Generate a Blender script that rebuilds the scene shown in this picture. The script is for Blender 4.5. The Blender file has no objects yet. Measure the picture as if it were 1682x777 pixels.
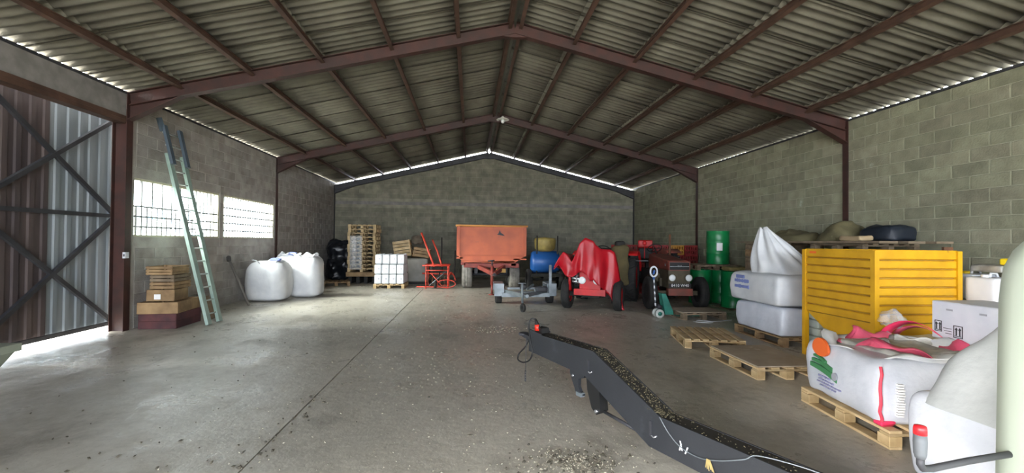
import bpy, math, random
from math import sin, cos, pi, radians as R
from mathutils import Vector, Matrix, Euler, noise
random.seed(7); noise.seed_set(11)
SC = bpy.context.scene
COL = SC.collection
# ------------------------------------------------------------------ camera, sky, light, exposure
cam_d = bpy.data.cameras.new('camera'); cam = bpy.data.objects.new('camera', cam_d); COL.objects.link(cam)
YAW, PITCH, ROLL = .0925, .0129, .0095
_f = Vector((sin(YAW)*cos(PITCH), cos(YAW)*cos(PITCH), sin(PITCH)))
_r = Vector((cos(YAW), -sin(YAW), 0)); _u = _r.cross(_f)
_r2 = _r*cos(ROLL) + _u*sin(ROLL); _u2 = _u*cos(ROLL) - _r*sin(ROLL)
cam.matrix_world = Matrix(((_r2.x, _u2.x, -_f.x, 0), (_r2.y, _u2.y, -_f.y, 0), (_r2.z, _u2.z, -_f.z, 1.5585), (0, 0, 0, 1)))
cam_d.sensor_fit = 'HORIZONTAL'; cam_d.sensor_width = 36; cam_d.lens = 36*731.6/1682
cam_d.clip_start = .05; cam_d.clip_end = 400
SC.camera = cam
W = bpy.data.worlds.new('sky'); SC.world = W; W.use_nodes = True
nt = W.node_tree; nt.nodes.clear()
wo = nt.nodes.new('ShaderNodeOutputWorld'); bg = nt.nodes.new('ShaderNodeBackground')
tc = nt.nodes.new('ShaderNodeTexCoord'); sx = nt.nodes.new('ShaderNodeSeparateXYZ'); cr = nt.nodes.new('ShaderNodeValToRGB')
nt.links.new(tc.outputs['Generated'], sx.inputs[0]); nt.links.new(sx.outputs['Z'], cr.inputs[0])
cr.color_ramp.elements[0].position = 0.0; cr.color_ramp.elements[0].color = (.80, .88, 1.0, 1)
cr.color_ramp.elements[1].position = .6; cr.color_ramp.elements[1].color = (.95, .97, 1.0, 1)
nt.links.new(cr.outputs[0], bg.inputs[0]); nt.links.new(bg.outputs[0], wo.inputs[0])
bg.inputs[1].default_value = 7.0
sun_d = bpy.data.lights.new('hazy_sun', 'SUN'); sun_d.energy = 26; sun_d.angle = R(50); sun_d.color = (1, .96, .90)
sun = bpy.data.objects.new('hazy_sun', sun_d); COL.objects.link(sun); sun.rotation_euler = Vector((.80, .36, -.48)).to_track_quat('-Z', 'Y').to_euler()
def portal(name, loc, rot, sx_, sy_):
    l = bpy.data.lights.new(name, 'AREA'); l.shape = 'RECTANGLE'; l.size = sx_; l.size_y = sy_; l.cycles.is_portal = True
    o = bpy.data.objects.new(name, l); o.location = loc; o.rotation_euler = rot; COL.objects.link(o)
portal('side_opening_portal', (-5.9, -5.7, 1.8), (0, R(-90), 0), 3.5, 6.7)
portal('front_opening_portal', (.78, -9.3, 2.8), (R(90), 0, 0), 13.2, 5.6)
portal('window_portal', (-5.95, 9.6, 2.1), (0, R(-90), 0), 1.03, 2.65)
portal('window_portal', (-5.95, 12.43, 2.1), (0, R(-90), 0), 1.03, 2.7)
SC.view_settings.view_transform = 'Standard'; SC.view_settings.look = 'None'
SC.view_settings.gamma = 1; SC.view_settings.use_curve_mapping = False
SC.view_settings.exposure = 1.58
SC.cycles.max_bounces = 12; SC.cycles.diffuse_bounces = 7; SC.cycles.glossy_bounces = 3; SC.cycles.transmission_bounces = 4
SC.cycles.transparent_max_bounces = 12; SC.cycles.use_denoising = True; SC.cycles.caustics_reflective = False; SC.cycles.caustics_refractive = False
SC.cycles.sample_clamp_indirect = 6
# ------------------------------------------------------------------ helpers
def lin(h):
    c = [int(h[i:i+2], 16)/255 for i in (0, 2, 4)]
    return tuple(x/12.92 if x <= .04045 else ((x+.055)/1.055)**2.4 for x in c)
MATS = {}
def mat(name, hexc, rough=.7, hex2=None, scale=6, detail=5, stretch=(1, 1, 1), lo=.35, hi=.65, rand=0., metal=0., bump=0., bscale=None, spec=.5,
        world=False, spots=None, sscale=8, slo=.62, shi=.7, island=False, hue=0., trans=0.):
    """colour hexc mixed with hex2 by noise, optional spots colour, brightness varied per object, bump."""
    m = bpy.data.materials.new(name); m.use_nodes = True; MATS[name] = m
    n = m.node_tree.nodes; L = m.node_tree.links; b = n['Principled BSDF']
    b.inputs['Roughness'].default_value = rough; b.inputs['Metallic'].default_value = metal; b.inputs['Specular IOR Level'].default_value = spec
    if trans: b.inputs['Transmission Weight'].default_value = trans
    c1 = lin(hexc)+(1,)
    if world: src = n.new('ShaderNodeNewGeometry').outputs['Position']
    else: src = n.new('ShaderNodeTexCoord').outputs['Object']
    mp = n.new('ShaderNodeMapping'); L.new(src, mp.inputs['Vector']); mp.inputs['Scale'].default_value = stretch
    out = None
    if hex2:
        t = n.new('ShaderNodeTexNoise'); t.inputs['Scale'].default_value = scale; t.inputs['Detail'].default_value = detail; L.new(mp.outputs[0], t.inputs['Vector'])
        mr = n.new('ShaderNodeMapRange'); mr.inputs[1].default_value = lo; mr.inputs[2].default_value = hi; L.new(t.outputs[0], mr.inputs[0])
        mx = n.new('ShaderNodeMix'); mx.data_type = 'RGBA'; L.new(mr.outputs[0], mx.inputs[0]); mx.inputs[6].default_value = c1; mx.inputs[7].default_value = lin(hex2)+(1,)
        out = mx.outputs[2]
    if spots:
        t2 = n.new('ShaderNodeTexNoise'); t2.inputs['Scale'].default_value = sscale; t2.inputs['Detail'].default_value = 6; t2.inputs['Roughness'].default_value = .65; L.new(mp.outputs[0], t2.inputs['Vector'])
        m2 = n.new('ShaderNodeMapRange'); m2.inputs[1].default_value = slo; m2.inputs[2].default_value = shi; L.new(t2.outputs[0], m2.inputs[0])
        mx = n.new('ShaderNodeMix'); mx.data_type = 'RGBA'; L.new(m2.outputs[0], mx.inputs[0])
        if out: L.new(out, mx.inputs[6])
        else: mx.inputs[6].default_value = c1
        mx.inputs[7].default_value = lin(spots)+(1,); out = mx.outputs[2]
    if rand:
        oi = n.new('ShaderNodeObjectInfo'); r = oi.outputs['Random']
        if island:
            g = n.new('ShaderNodeNewGeometry'); ad = n.new('ShaderNodeMath'); ad.operation = 'ADD'; L.new(r, ad.inputs[0]); L.new(g.outputs['Random Per Island'], ad.inputs[1])
            fr = n.new('ShaderNodeMath'); fr.operation = 'FRACT'; L.new(ad.outputs[0], fr.inputs[0]); r = fr.outputs[0]
        mr = n.new('ShaderNodeMapRange'); mr.inputs[3].default_value = 1-rand; mr.inputs[4].default_value = 1+rand; L.new(r, mr.inputs[0])
        hs = n.new('ShaderNodeHueSaturation'); L.new(mr.outputs[0], hs.inputs['Value'])
        if hue:
            wn = n.new('ShaderNodeTexWhiteNoise'); wn.noise_dimensions = '1D'; L.new(r, wn.inputs['W'])
            mh = n.new('ShaderNodeMapRange'); mh.inputs[3].default_value = .5-hue; mh.inputs[4].default_value = .5+hue; L.new(wn.outputs[0], mh.inputs[0]); L.new(mh.outputs[0], hs.inputs['Hue'])
        if out: L.new(out, hs.inputs['Color'])
        else: hs.inputs['Color'].default_value = c1
        out = hs.outputs[0]
    if out: L.new(out, b.inputs['Base Color'])
    else: b.inputs['Base Color'].default_value = c1
    if bump:
        t = n.new('ShaderNodeTexNoise'); t.inputs['Scale'].default_value = bscale or scale*3; t.inputs['Detail'].default_value = 5; L.new(mp.outputs[0], t.inputs['Vector'])
        bp = n.new('ShaderNodeBump'); bp.inputs['Strength'].default_value = bump; bp.inputs['Distance'].default_value = .02; L.new(t.outputs[0], bp.inputs['Height']); L.new(bp.outputs[0], b.inputs['Normal'])
    return m
class MB:
    def __init__(s): s.v = []; s.f = []; s.m = []; s.sm = []
    def add(s, vs, fs, mi=0, smooth=False):
        o = len(s.v); s.v += [tuple(v) for v in vs]; s.f += [tuple(i+o for i in f) for f in fs]; s.m += [mi]*len(fs); s.sm += [smooth]*len(fs); return s
    def box(s, c, d, rot=None, mi=0, bev=0.):
        x, y, z = d[0]/2, d[1]/2, d[2]/2
        if bev:
            b = min(bev, x*.9, y*.9, z*.9); vs = []
            for sx in (-1, 1):
                for sy in (-1, 1):
                    for sz in (-1, 1): vs += [(sx*x, sy*(y-b), sz*(z-b)), (sx*(x-b), sy*y, sz*(z-b)), (sx*(x-b), sy*(y-b), sz*z)]
            I = lambda a, b_, c_, k: ((a*2+b_)*2+c_)*3+k
            fs = []
            for a in (0, 1):
                q = [I(a, 0, 0, 0), I(a, 1, 0, 0), I(a, 1, 1, 0), I(a, 0, 1, 0)]; fs.append(q if a else q[::-1])
                q = [I(0, a, 0, 1), I(0, a, 1, 1), I(1, a, 1, 1), I(1, a, 0, 1)]; fs.append(q if a else q[::-1])
                q = [I(0, 0, a, 2), I(1, 0, a, 2), I(1, 1, a, 2), I(0, 1, a, 2)]; fs.append(q if a else q[::-1])
            for a in (0, 1):
                for c_ in (0, 1):
                    q = [I(a, c_, 0, 0), I(a, c_, 1, 0), I(a, c_, 1, 1), I(a, c_, 0, 1)]; fs.append(q[::-1] if a == c_ else q)
                    q = [I(a, 0, c_, 0), I(a, 1, c_, 0), I(a, 1, c_, 2), I(a, 0, c_, 2)]; fs.append(q if a == c_ else q[::-1])
                    q = [I(0, a, c_, 1), I(1, a, c_, 1), I(1, a, c_, 2), I(0, a, c_, 2)]; fs.append(q[::-1] if a == c_ else q)
            for a in (0, 1):
                for b_ in (0, 1):
                    for c_ in (0, 1):
                        q = [I(a, b_, c_, 0), I(a, b_, c_, 1), I(a, b_, c_, 2)]; fs.append(q if (a+b_+c_) % 2 == 1 else q[::-1])
        else:
            vs = [(-x, -y, -z), (x, -y, -z), (x, y, -z), (-x, y, -z), (-x, -y, z), (x, -y, z), (x, y, z), (-x, y, z)]
            fs = [(3, 2, 1, 0), (4, 5, 6, 7), (0, 1, 5, 4), (1, 2, 6, 5), (2, 3, 7, 6), (3, 0, 4, 7)]
        M = Matrix.Identity(3)
        if rot is not None: M = Matrix.Rotation(rot, 3, 'Z') if not isinstance(rot, (Matrix, Euler)) else (rot.to_matrix() if isinstance(rot, Euler) else rot)
        c = Vector(c)
        return s.add([c + M @ Vector(v) for v in vs], fs, mi)
    def span(s, a, b, mi=0, bev=0.):
        return s.box([(a[i]+b[i])/2 for i in range(3)], [abs(b[i]-a[i]) for i in range(3)], None, mi, bev)
    def bar(s, a, b, w, h, mi=0, up=(0, 0, 1), bev=0.):
        a = Vector(a); b = Vector(b); y = (b-a); l = y.length; y.normalize(); x = y.cross(Vector(up))
        if x.length < 1e-4: x = Vector((1, 0, 0))
        x.normalize(); z = x.cross(y); M = Matrix((x, y, z)).transposed()
        return s.box((a+b)/2, (w, l, h), M, mi, bev)
    def tube(s, pts, r, n=8, mi=0, closed=False, caps=True):
        pts = [Vector(p) for p in pts]; N = len(pts); rs = r if isinstance(r, (list, tuple)) else [r]*N
        vs = []; fs = []; prev = None
        for i, p in enumerate(pts):
            if closed: t = pts[(i+1) % N]-pts[i-1]
            else: t = pts[min(i+1, N-1)]-pts[max(i-1, 0)]
            t.normalize()
            if prev is None:
                x = t.orthogonal().normalized()
            else:
                x = prev - t*prev.dot(t)
                x = x.normalized() if x.length > 1e-5 else t.orthogonal().normalized()
            prev = x; y = t.cross(x)
            vs += [p + (x*cos(2*pi*k/n)+y*sin(2*pi*k/n))*rs[i] for k in range(n)]
        for i in range(N if closed else N-1):
            j = (i+1) % N
            fs += [(i*n+k, i*n+(k+1) % n, j*n+(k+1) % n, j*n+k) for k in range(n)]
        s.add(vs, fs, mi, True)
        if caps and not closed:
            o = len(s.v)-len(vs); s.f += [tuple(o+k for k in range(n))[::-1], tuple(o+(N-1)*n+k for k in range(n))]; s.m += [mi]*2; s.sm += [False]*2
        return s
    def lathe(s, prof, n=24, c=(0, 0, 0), axis='Z', mi=0, smooth=True):
        vs = []; fs = []; c = Vector(c)
        for r, z in prof:
            for k in range(n):
                a = 2*pi*k/n; p = Vector((r*cos(a), r*sin(a), z))
                if axis == 'X': p = Vector((p.z, p.x, p.y))
                elif axis == 'Y': p = Vector((p.y, p.z, p.x))
                vs.append(c+p)
        for i in range(len(prof)-1):
            fs += [(i*n+k, i*n+(k+1) % n, (i+1)*n+(k+1) % n, (i+1)*n+k) for k in range(n)]
        s.add(vs, fs, mi, smooth); o = len(s.v)-len(vs)
        for i, rev in ((0, True), (len(prof)-1, False)):
            if prof[i][0] > 1e-4:
                q = tuple(o+i*n+k for k in range(n)); s.f.append(q[::-1] if rev else q); s.m.append(mi); s.sm.append(False)
        return s
    def prism(s, poly, d0, d1, axis='Y', mi=0):
        """polygon in the two other axes, extruded along axis: Y -> (x,z), X -> (y,z), Z -> (x,y)"""
        n = len(poly)
        P = lambda p, d: {'Y': (p[0], d, p[1]), 'X': (d, p[0], p[1]), 'Z': (p[0], p[1], d)}[axis]
        vs = [P(p, d0) for p in poly]+[P(p, d1) for p in poly]
        return s.add(vs, [tuple(range(n))[::-1], tuple(range(n, 2*n))]+[(i, (i+1) % n, n+(i+1) % n, n+i) for i in range(n)], mi)
    def grid(s, fn, nu, nv, mi=0, smooth=True, wrap=False):
        vs = [fn(i/(nu if wrap else nu-1), j/(nv-1)) for j in range(nv) for i in range(nu)]
        fs = [(j*nu+i, j*nu+(i+1) % nu, (j+1)*nu+(i+1) % nu, (j+1)*nu+i) for j in range(nv-1) for i in range(nu if wrap else nu-1)]
        return s.add(vs, fs, mi, smooth)
    def soft(s, c, d, n=10, p=4., bulge=.05, amp=.02, freq=2.5, seed=0., mi=0, rz=0., sag=0., r=None, rb=None):
        """sack-like box with rounded edges and barrelled sides: c = centre of the base, d = size"""
        vs = []; fs = []; idx = {}
        M = Matrix.Rotation(rz, 3, 'Z'); c = Vector(c); H = Vector((d[0]/2, d[1]/2, d[2]/2)); mn = min(d)
        r = (.9/p*mn if r is None else r); r = min(r, mn*.49); rb = min(r, .5*r+.01) if rb is None else rb
        W = lambda t: math.copysign(1-(1-abs(t))**1.7, t)
        def V(a, b, e):
            k = (a, b, e)
            if k in idx: return idx[k]
            q = Vector((W(a/n*2-1)*H.x, W(b/n*2-1)*H.y, W(e/n*2-1)*H.z)); rr = r if q.z > 0 else rb
            i = Vector([max(-h+(rr if j == 2 else r), min(h-(rr if j == 2 else r), x)) for j, (x, h) in enumerate(zip(q, H))]); dq = q-i
            if dq.length > 1e-6:
                dd = dq.normalized(); q = i+Vector((dd.x*r, dd.y*r, dd.z*rr))
            zt = q.z/H.z; w = (1-zt*zt)
            P = Vector((q.x*(1+bulge*w), q.y*(1+bulge*w), q.z+H.z+sag*d[2]*max(0, 1-(q.x/H.x)**2)*max(0, 1-(q.y/H.y)**2)*(zt > .6)))
            nn = noise.noise_vector(P*freq+Vector((seed*7.3, seed*3.1, seed)))*amp + noise.noise_vector(P*freq*3.3+Vector((seed, seed*3.1, 5)))*amp*.35
            if P.z < .06*d[2]: nn.z = 0
            P += nn; P.z = max(P.z, 0)
            idx[k] = len(vs); vs.append(c+M@P); return idx[k]
        for i in range(n):
            for j in range(n):
                for a, fl in ((0, 1), (n, 0)):
                    for q in (((a, i, j), (a, i+1, j), (a, i+1, j+1), (a, i, j+1)), ((i, j, a), (i+1, j, a), (i+1, j+1, a), (i, j+1, a))):
                        t = [V(*k) for k in q]; fs.append(t[::-1] if fl else t)
                    q = ((i, a, j), (i+1, a, j), (i+1, a, j+1), (i, a, j+1)); t = [V(*k) for k in q]; fs.append(t if fl else t[::-1])
        return s.add(vs, fs, mi, True)
    def xf(s, M, start=0):
        for i in range(start, len(s.v)): s.v[i] = tuple(M @ Vector(s.v[i]))
        return s
    def mesh(s, name, mats):
        me = bpy.data.meshes.new(name); me.from_pydata(s.v, [], s.f)
        for m in (mats if isinstance(mats, (list, tuple)) else [mats]): me.materials.append(m)
        me.polygons.foreach_set('material_index', s.m); me.polygons.foreach_set('use_smooth', s.sm); me.update(); return me
    def build(s, name, mats, parent=None, world=False, solid=0.):
        o = bpy.data.objects.new(name, s.mesh(name, mats)); COL.objects.link(o)
        if parent is not None: put(o, parent, world)
        if solid:
            md = o.modifiers.new('thickness', 'SOLIDIFY'); md.thickness = solid; md.offset = 0
        return o
def put(o, parent, world=False):
    o.parent = parent
    if world:
        p = parent; M = Matrix.Identity(4)
        while p is not None: M = (p.matrix_parent_inverse @ p.matrix_basis if p.parent else p.matrix_basis) @ M; p = p.parent
        o.matrix_parent_inverse = M.inverted()
    return o
def inst(me, name, parent=None, loc=(0, 0, 0), rot=None):
    o = bpy.data.objects.new(name, me); COL.objects.link(o); o.location = loc
    if rot: o.rotation_euler = rot
    if parent is not None: o.parent = parent
    return o
def tag(o, label, cat, group=None):
    o['label'] = label; o['category'] = cat
    if group: o['group'] = group
    return o
def thing(name, label, cat, loc=(0, 0, 0), rz=0., group=None):
    o = bpy.data.objects.new(name, None); COL.objects.link(o); o.location = loc; o.rotation_euler = (0, 0, rz); o.empty_display_size = .1
    return tag(o, label, cat, group)
def struct(o): o['kind'] = 'structure'; return o
def copy_tree(o, parent=None):
    c = o.copy(); COL.objects.link(c)
    if parent is not None: c.parent = parent
    for ch in list(o.children): copy_tree(ch, c)
    return c
def dup(o, loc, rz=None, label=None, rot=None):
    c = copy_tree(o); c.location = loc
    if rz is not None: c.rotation_euler = (0, 0, rz)
    if rot is not None: c.rotation_euler = rot
    if label: c['label'] = label
    return c
def text(name, body, size, M, m, parent, world=True, ext=.001):
    cu = bpy.data.curves.new(name, 'FONT'); cu.body = body; cu.size = size; cu.align_x = 'CENTER'; cu.align_y = 'CENTER'; cu.extrude = ext; cu.resolution_u = 2
    t = bpy.data.objects.new(name, cu); COL.objects.link(t)
    me = bpy.data.meshes.new_from_object(t); bpy.data.objects.remove(t)
    me.transform(M); me.materials.append(m)
    o = bpy.data.objects.new(name, me); COL.objects.link(o)
    return put(o, parent, world)
# ------------------------------------------------------------------ materials
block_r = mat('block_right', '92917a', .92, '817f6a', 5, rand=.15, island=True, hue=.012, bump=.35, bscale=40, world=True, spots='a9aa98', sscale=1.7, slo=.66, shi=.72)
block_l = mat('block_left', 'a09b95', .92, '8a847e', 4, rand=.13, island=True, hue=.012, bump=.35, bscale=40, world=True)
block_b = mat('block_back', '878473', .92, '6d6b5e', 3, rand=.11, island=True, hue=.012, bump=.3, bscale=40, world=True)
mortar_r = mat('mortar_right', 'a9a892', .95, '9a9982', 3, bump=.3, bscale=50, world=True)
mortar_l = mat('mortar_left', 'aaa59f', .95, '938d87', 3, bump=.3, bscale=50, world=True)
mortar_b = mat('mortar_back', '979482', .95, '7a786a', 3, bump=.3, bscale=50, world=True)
smooth_conc = mat('lintel_concrete', '8a8683', .85, '76736f', 5, bump=.1, bscale=30, world=True)
sheet_m = mat('fibre_cement', '727064', .9, '625f55', 2.2, stretch=(1, .6, 1), rand=.10, spots='4e4b40', sscale=1.6, slo=.52, shi=1.0, bump=.1, bscale=60, world=True)
steel_red = mat('red_oxide_steel', '42251f', .6, '32201c', 5, bump=.1, bscale=30, world=True)
purlin_m = mat('purlin_paint', '5a4236', .65, '443128', 4, world=True)
dark_steel = mat('dark_frame_steel', '2b2c30', .6, '3a3a3e', 4)
door_brown = mat('rusty_door_sheet', '564a48', .75, '40383a', 4, stretch=(1, 1, .2), world=True)
door_grey = mat('galvanised_door_sheet', '8d9499', .55, '7c848a', 4, stretch=(1, 1, .2), metal=.15, world=True)
wood = mat('pallet_wood', 'c9b189', .8, 'a88f66', 5, stretch=(1, 1, 1), rand=.16, bump=.15, bscale=30)
wood_old = mat('weathered_wood', '8d7c66', .85, '6b5c49', 5, rand=.16, bump=.15)
wood_orange = mat('crate_wood', 'a0845f', .8, '7d6447', 5, rand=.14, bump=.15)
wood_purple = mat('dark_red_crate_wood', '5a3334', .8, '40262a', 5, rand=.12)
ply = mat('grey_ply_board', 'a99c8b', .8, '948775', 3, spots='b8aa98', sscale=3, bump=.1)
bag_w = mat('woven_white', 'd6d7d8', .6, 'c5c7ca', 3, bump=.3, bscale=10)
bag_g = mat('woven_grey_white', 'c4c8c9', .5, 'b2b7b9', 3, bump=.5, bscale=7)
bag_wrap = mat('wrapped_white', 'd0d3dc', .32, 'c0c5cf', 4, bump=.55, bscale=7)
pink = mat('pink_liner', 'd8617c', .5, 'c04562', 5, bump=.1)
hotpink = mat('pink_strap', 'ee3a66', .5)
grey_liner = mat('grey_liner', 'b7b6b0', .5, '86857f', 8, bump=.3, bscale=18)
black_plastic = mat('black_film', '14161a', .32, '1e2126', 5, bump=.4, bscale=9)
film = mat('clear_stretch_film', 'e8ecee', .2, trans=0.)
_b = film.node_tree.nodes['Principled BSDF']; _b.inputs['Alpha'].default_value = .2
for nm, hx in (('orange_print', 'e5692c'), ('green_print', '3f7d4f'), ('lilac_print', '8f90b4'), ('blue_print', '7480b4'), ('white_print', 'f2f2f2'), ('black_print', '26262c'), ('pink_print', 'ef4b5f'), ('grey_print', '9a9ca6'), ('dark_green_print', '35554a')):
    mat(nm, hx, .6)
yellow = mat('yellow_paint', 'd6a314', .5, 'c4920f', 4, spots='8a5a1e', sscale=5, slo=.66, shi=.72, bump=.08)
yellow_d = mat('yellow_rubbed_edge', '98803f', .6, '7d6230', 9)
drum_green = mat('drum_green', '0e7f44', .35, '0b6e3a', 3)
teal = mat('teal_paint', '2e8070', .45, '246457', 5)
trailer_orange = mat('orange_paint', 'bd5c34', .55, 'ab5130', 3, spots='8a4a34', sscale=5, slo=.62, shi=.75)
trailer_rim = mat('pale_orange_rim', 'e6a05c', .6)
trailer_dark = mat('trailer_chassis_red', '8c3a30', .6, '6e3028', 5)
impl_red = mat('implement_red', 'dc4a38', .5, 'b8402f', 6)
tarp_red = mat('red_tarpaulin', 'b81424', .42, 'a3101e', 3, bump=.1, bscale=8)
tractor_red = mat('tractor_red', 'c41d20', .4, 'a3191c', 4)
tractor_old = mat('faded_tractor_red', '8a4439', .6, '6d4236', 4, spots='4a4034', sscale=5, slo=.55, shi=.7)
tractor_dirt = mat('dusty_olive_metal', '5a523f', .75, '463f31', 5)
crate_red = mat('red_plastic_crate', '98282a', .55, '7c2224', 3, rand=.25)
crate_orange = mat('orange_plastic_crate', 'b07a2c', .55)
rubber = mat('rubber', '1d1d1d', .85, '2b2a28', 8, bump=.2)
rubber_d = mat('dusty_rubber', '8b8780', .9, '6a665f', 8, bump=.2)
black_m = mat('black_metal', '141414', .6)
dark_m = mat('dark_machine', '26241f', .8, '1a1917', 6)
galv = mat('galvanised_steel', '888f93', .45, '6f777b', 6, metal=.4)
chrome = mat('chrome', 'd8dadc', .2, metal=.8)
lens = mat('lamp_glass', 'dfe3e2', .12)
white_p = mat('white_plastic', 'd6d9dd', .4, 'c9ccd2', 4)
white_card = mat('white_carton', 'd5d8e0', .45, 'c8ccd6', 5)
blue_p = mat('blue_plastic', '1d4f8f', .4)
yellow_p = mat('yellow_plastic', 'e2c41c', .4)
straw_y = mat('faded_yellow', 'a08c4c', .6, '7c6c3c', 5)
beam_m = mat('anthracite_paint', '2b2d31', .5, '26282c', 5, spots='36393d', sscale=3, bump=.05, bscale=60)
beam_top = mat('dark_beam_top', '2a2823', .65, '221f1b', 6)
mint = mat('mint_paint', 'bcc6b8', .45, 'b4beb0', 2)
mint_d = mat('grey_green_paint', '83897d', .55, '6f766b', 4)
grip_grey = mat('grey_grip', '55585c', .6); grip_red = mat('red_grip', 'd81e26', .4)
plug_red = mat('red_plug', 'd8301f', .4)
alu_green = mat('pale_green_aluminium', 'a3b8ae', .45, '8fa69c', 4, metal=.2)
alu_dark = mat('dark_ladder_metal', '4c5964', .6)
rung_m = mat('ladder_rung_metal', 'b9c0be', .35, metal=.4)
olive = mat('olive_tarpaulin', '6d6648', .85, '544e36', 4, spots='8a8262', sscale=5, bump=.2)
sand_c = mat('sand_cloth', 'b09a78', .8)
navy = mat('navy_sack', '1c2530', .55, '151c26', 4, bump=.2)
khaki = mat('khaki_cloth', '605637', .9, '4f472d', 5, bump=.2)
orange_rust = mat('rust', '6e4a34', .8, '553826', 6)
enamel = mat('white_enamel', 'e9e9e2', .3)
grain = mat('grain', '9b9585', .9, rand=.3, island=True)
grain_d = mat('dark_husk', '4d483d', .9, rand=.35, island=True)
grain_s = mat('beam_seed', '57513d', .9, rand=.5, island=True)
asphalt = mat('yard_concrete', 'b5b3ac', .9, 'a09e97', 1)
facade = mat('pale_facade', 'd8dcdc', .8)
facade_blue = mat('blue_band', '7fb2cc', .7)
glass = bpy.data.materials.new('window_glass'); glass.use_nodes = True
_n = glass.node_tree; _n.nodes.clear(); _o = _n.nodes.new('ShaderNodeOutputMaterial'); _t = _n.nodes.new('ShaderNodeBsdfTransparent'); _g = _n.nodes.new('ShaderNodeBsdfGlossy'); _x = _n.nodes.new('ShaderNodeMixShader'); _fr = _n.nodes.new('ShaderNodeFresnel')
_t.inputs[0].default_value = (.93, .97, .96, 1); _g.inputs['Roughness'].default_value = .05
_x.inputs[0].default_value = .06; _n.links.new(_t.outputs[0], _x.inputs[1]); _n.links.new(_g.outputs[0], _x.inputs[2]); _n.links.new(_x.outputs[0], _o.inputs[0])
# floor concrete: grey slab, broad stains, worn smooth patches
def floor_material():
    m = bpy.data.materials.new('floor_concrete'); m.use_nodes = True; n = m.node_tree.nodes; L = m.node_tree.links; b = n['Principled BSDF']
    pos = n.new('ShaderNodeNewGeometry').outputs['Position']
    def noi(scale, detail, rough=.6, stretch=None):
        t = n.new('ShaderNodeTexNoise'); t.inputs['Scale'].default_value = scale; t.inputs['Detail'].default_value = detail; t.inputs['Roughness'].default_value = rough
        if stretch:
            mp = n.new('ShaderNodeMapping'); mp.inputs['Scale'].default_value = stretch; L.new(pos, mp.inputs[0]); L.new(mp.outputs[0], t.inputs[0])
        else: L.new(pos, t.inputs[0])
        return t.outputs[0]
    def rng(s, a, b_, c=0, d=1):
        r = n.new('ShaderNodeMapRange'); L.new(s, r.inputs[0]); r.inputs[1].default_value = a; r.inputs[2].default_value = b_; r.inputs[3].default_value = c; r.inputs[4].default_value = d; return r.outputs[0]
    def mix(f, a, b_):
        x = n.new('ShaderNodeMix'); x.data_type = 'RGBA'; L.new(f, x.inputs[0])
        for k, v in ((6, a), (7, b_)):
            if isinstance(v, str): x.inputs[k].default_value = lin(v)+(1,)
            else: L.new(v, x.inputs[k])
        return x.outputs[2]
    big = noi(.45, 4); c = mix(rng(big, .35, .65), 'b3aea2', 'c0bbaf')
    st = noi(1.3, 8, .65, (1, .7, 1)); c = mix(rng(st, .54, .70, 0, .95), c, '8d877c')
    fine = noi(9, 8, .7); c = mix(rng(fine, .42, .72, 0, .5), c, '9c978c')
    dk = noi(2.1, 9, .72, (1, .35, 1)); c = mix(rng(dk, .60, .72, 0, .6), c, '6c655b')
    sp = noi(22, 4, .6); c = mix(rng(sp, .66, .72, 0, .5), c, '57534b')
    L.new(c, b.inputs['Base Color'])
    rr = n.new('ShaderNodeMath'); rr.operation = 'ADD'; L.new(rng(st, .4, .65, .24, .52), rr.inputs[0]); L.new(rng(fine, .3, .7, -.06, .12), rr.inputs[1]); L.new(rr.outputs[0], b.inputs['Roughness'])
    bp = n.new('ShaderNodeBump'); bp.inputs['Strength'].default_value = .35; bp.inputs['Distance'].default_value = .02; L.new(fine, bp.inputs['Height'])
    b2 = n.new('ShaderNodeBump'); b2.inputs['Strength'].default_value = .25; b2.inputs['Distance'].default_value = .05; L.new(st, b2.inputs['Height']); L.new(bp.outputs[0], b2.inputs['Normal']); L.new(b2.outputs[0], b.inputs['Normal'])
    return m
floor_m = floor_material()
# ------------------------------------------------------------------ the shell
XL, XR, XM, ZE, ZR = -5.81, 7.36, .775, 4.04, 5.617
SL = (ZR-ZE)/6.585; ANG = math.atan(SL)
YF = [2.33, 8.11, 13.9, 19.56, -3.45, -9.1]; YB = 19.68; YFRONT = -9.2
def zr(x): return ZR-abs(x-XM)*SL
# floor: two slabs with a joint between
fm = MB(); jx = -1.53; ny = 60
def edge(y, s): return jx + s*(.006+.012*max(0, noise.noise(Vector((s*5, y*2.2, 0))))+.02*max(0, noise.noise(Vector((s*9, y*5, 3)))-.25)*(y < 6))
ys = [YFRONT+(YB+.3-YFRONT)*i/160 for i in range(161)]
for s, xo in ((-1, XL-.25), (1, XR+.2)):
    vs = []; fs = []
    for y in ys: e = edge(y, s); vs += [(xo, y, 0), (e, y, 0), (e, y, -.03)]
    for i in range(160):
        for k in (0, 1):
            q = (i*3+k, i*3+k+1, i*3+k+4, i*3+k+3); fs.append(q if s < 0 else q[::-1])
    fm.add(vs, fs)
fm.add([(jx-.1, YFRONT, -.028), (jx+.1, YFRONT, -.028), (jx+.1, YB+.3, -.028), (jx-.1, YB+.3, -.028)], [(0, 1, 2, 3)], 1)
floor = struct(fm.build('floor', [floor_m, mat('joint_dirt', '4a463e', .95)]))
g = MB(); g.span((-90, -60, -.30), (60, 90, -.06)); struct(g.build('ground', asphalt))
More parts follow.
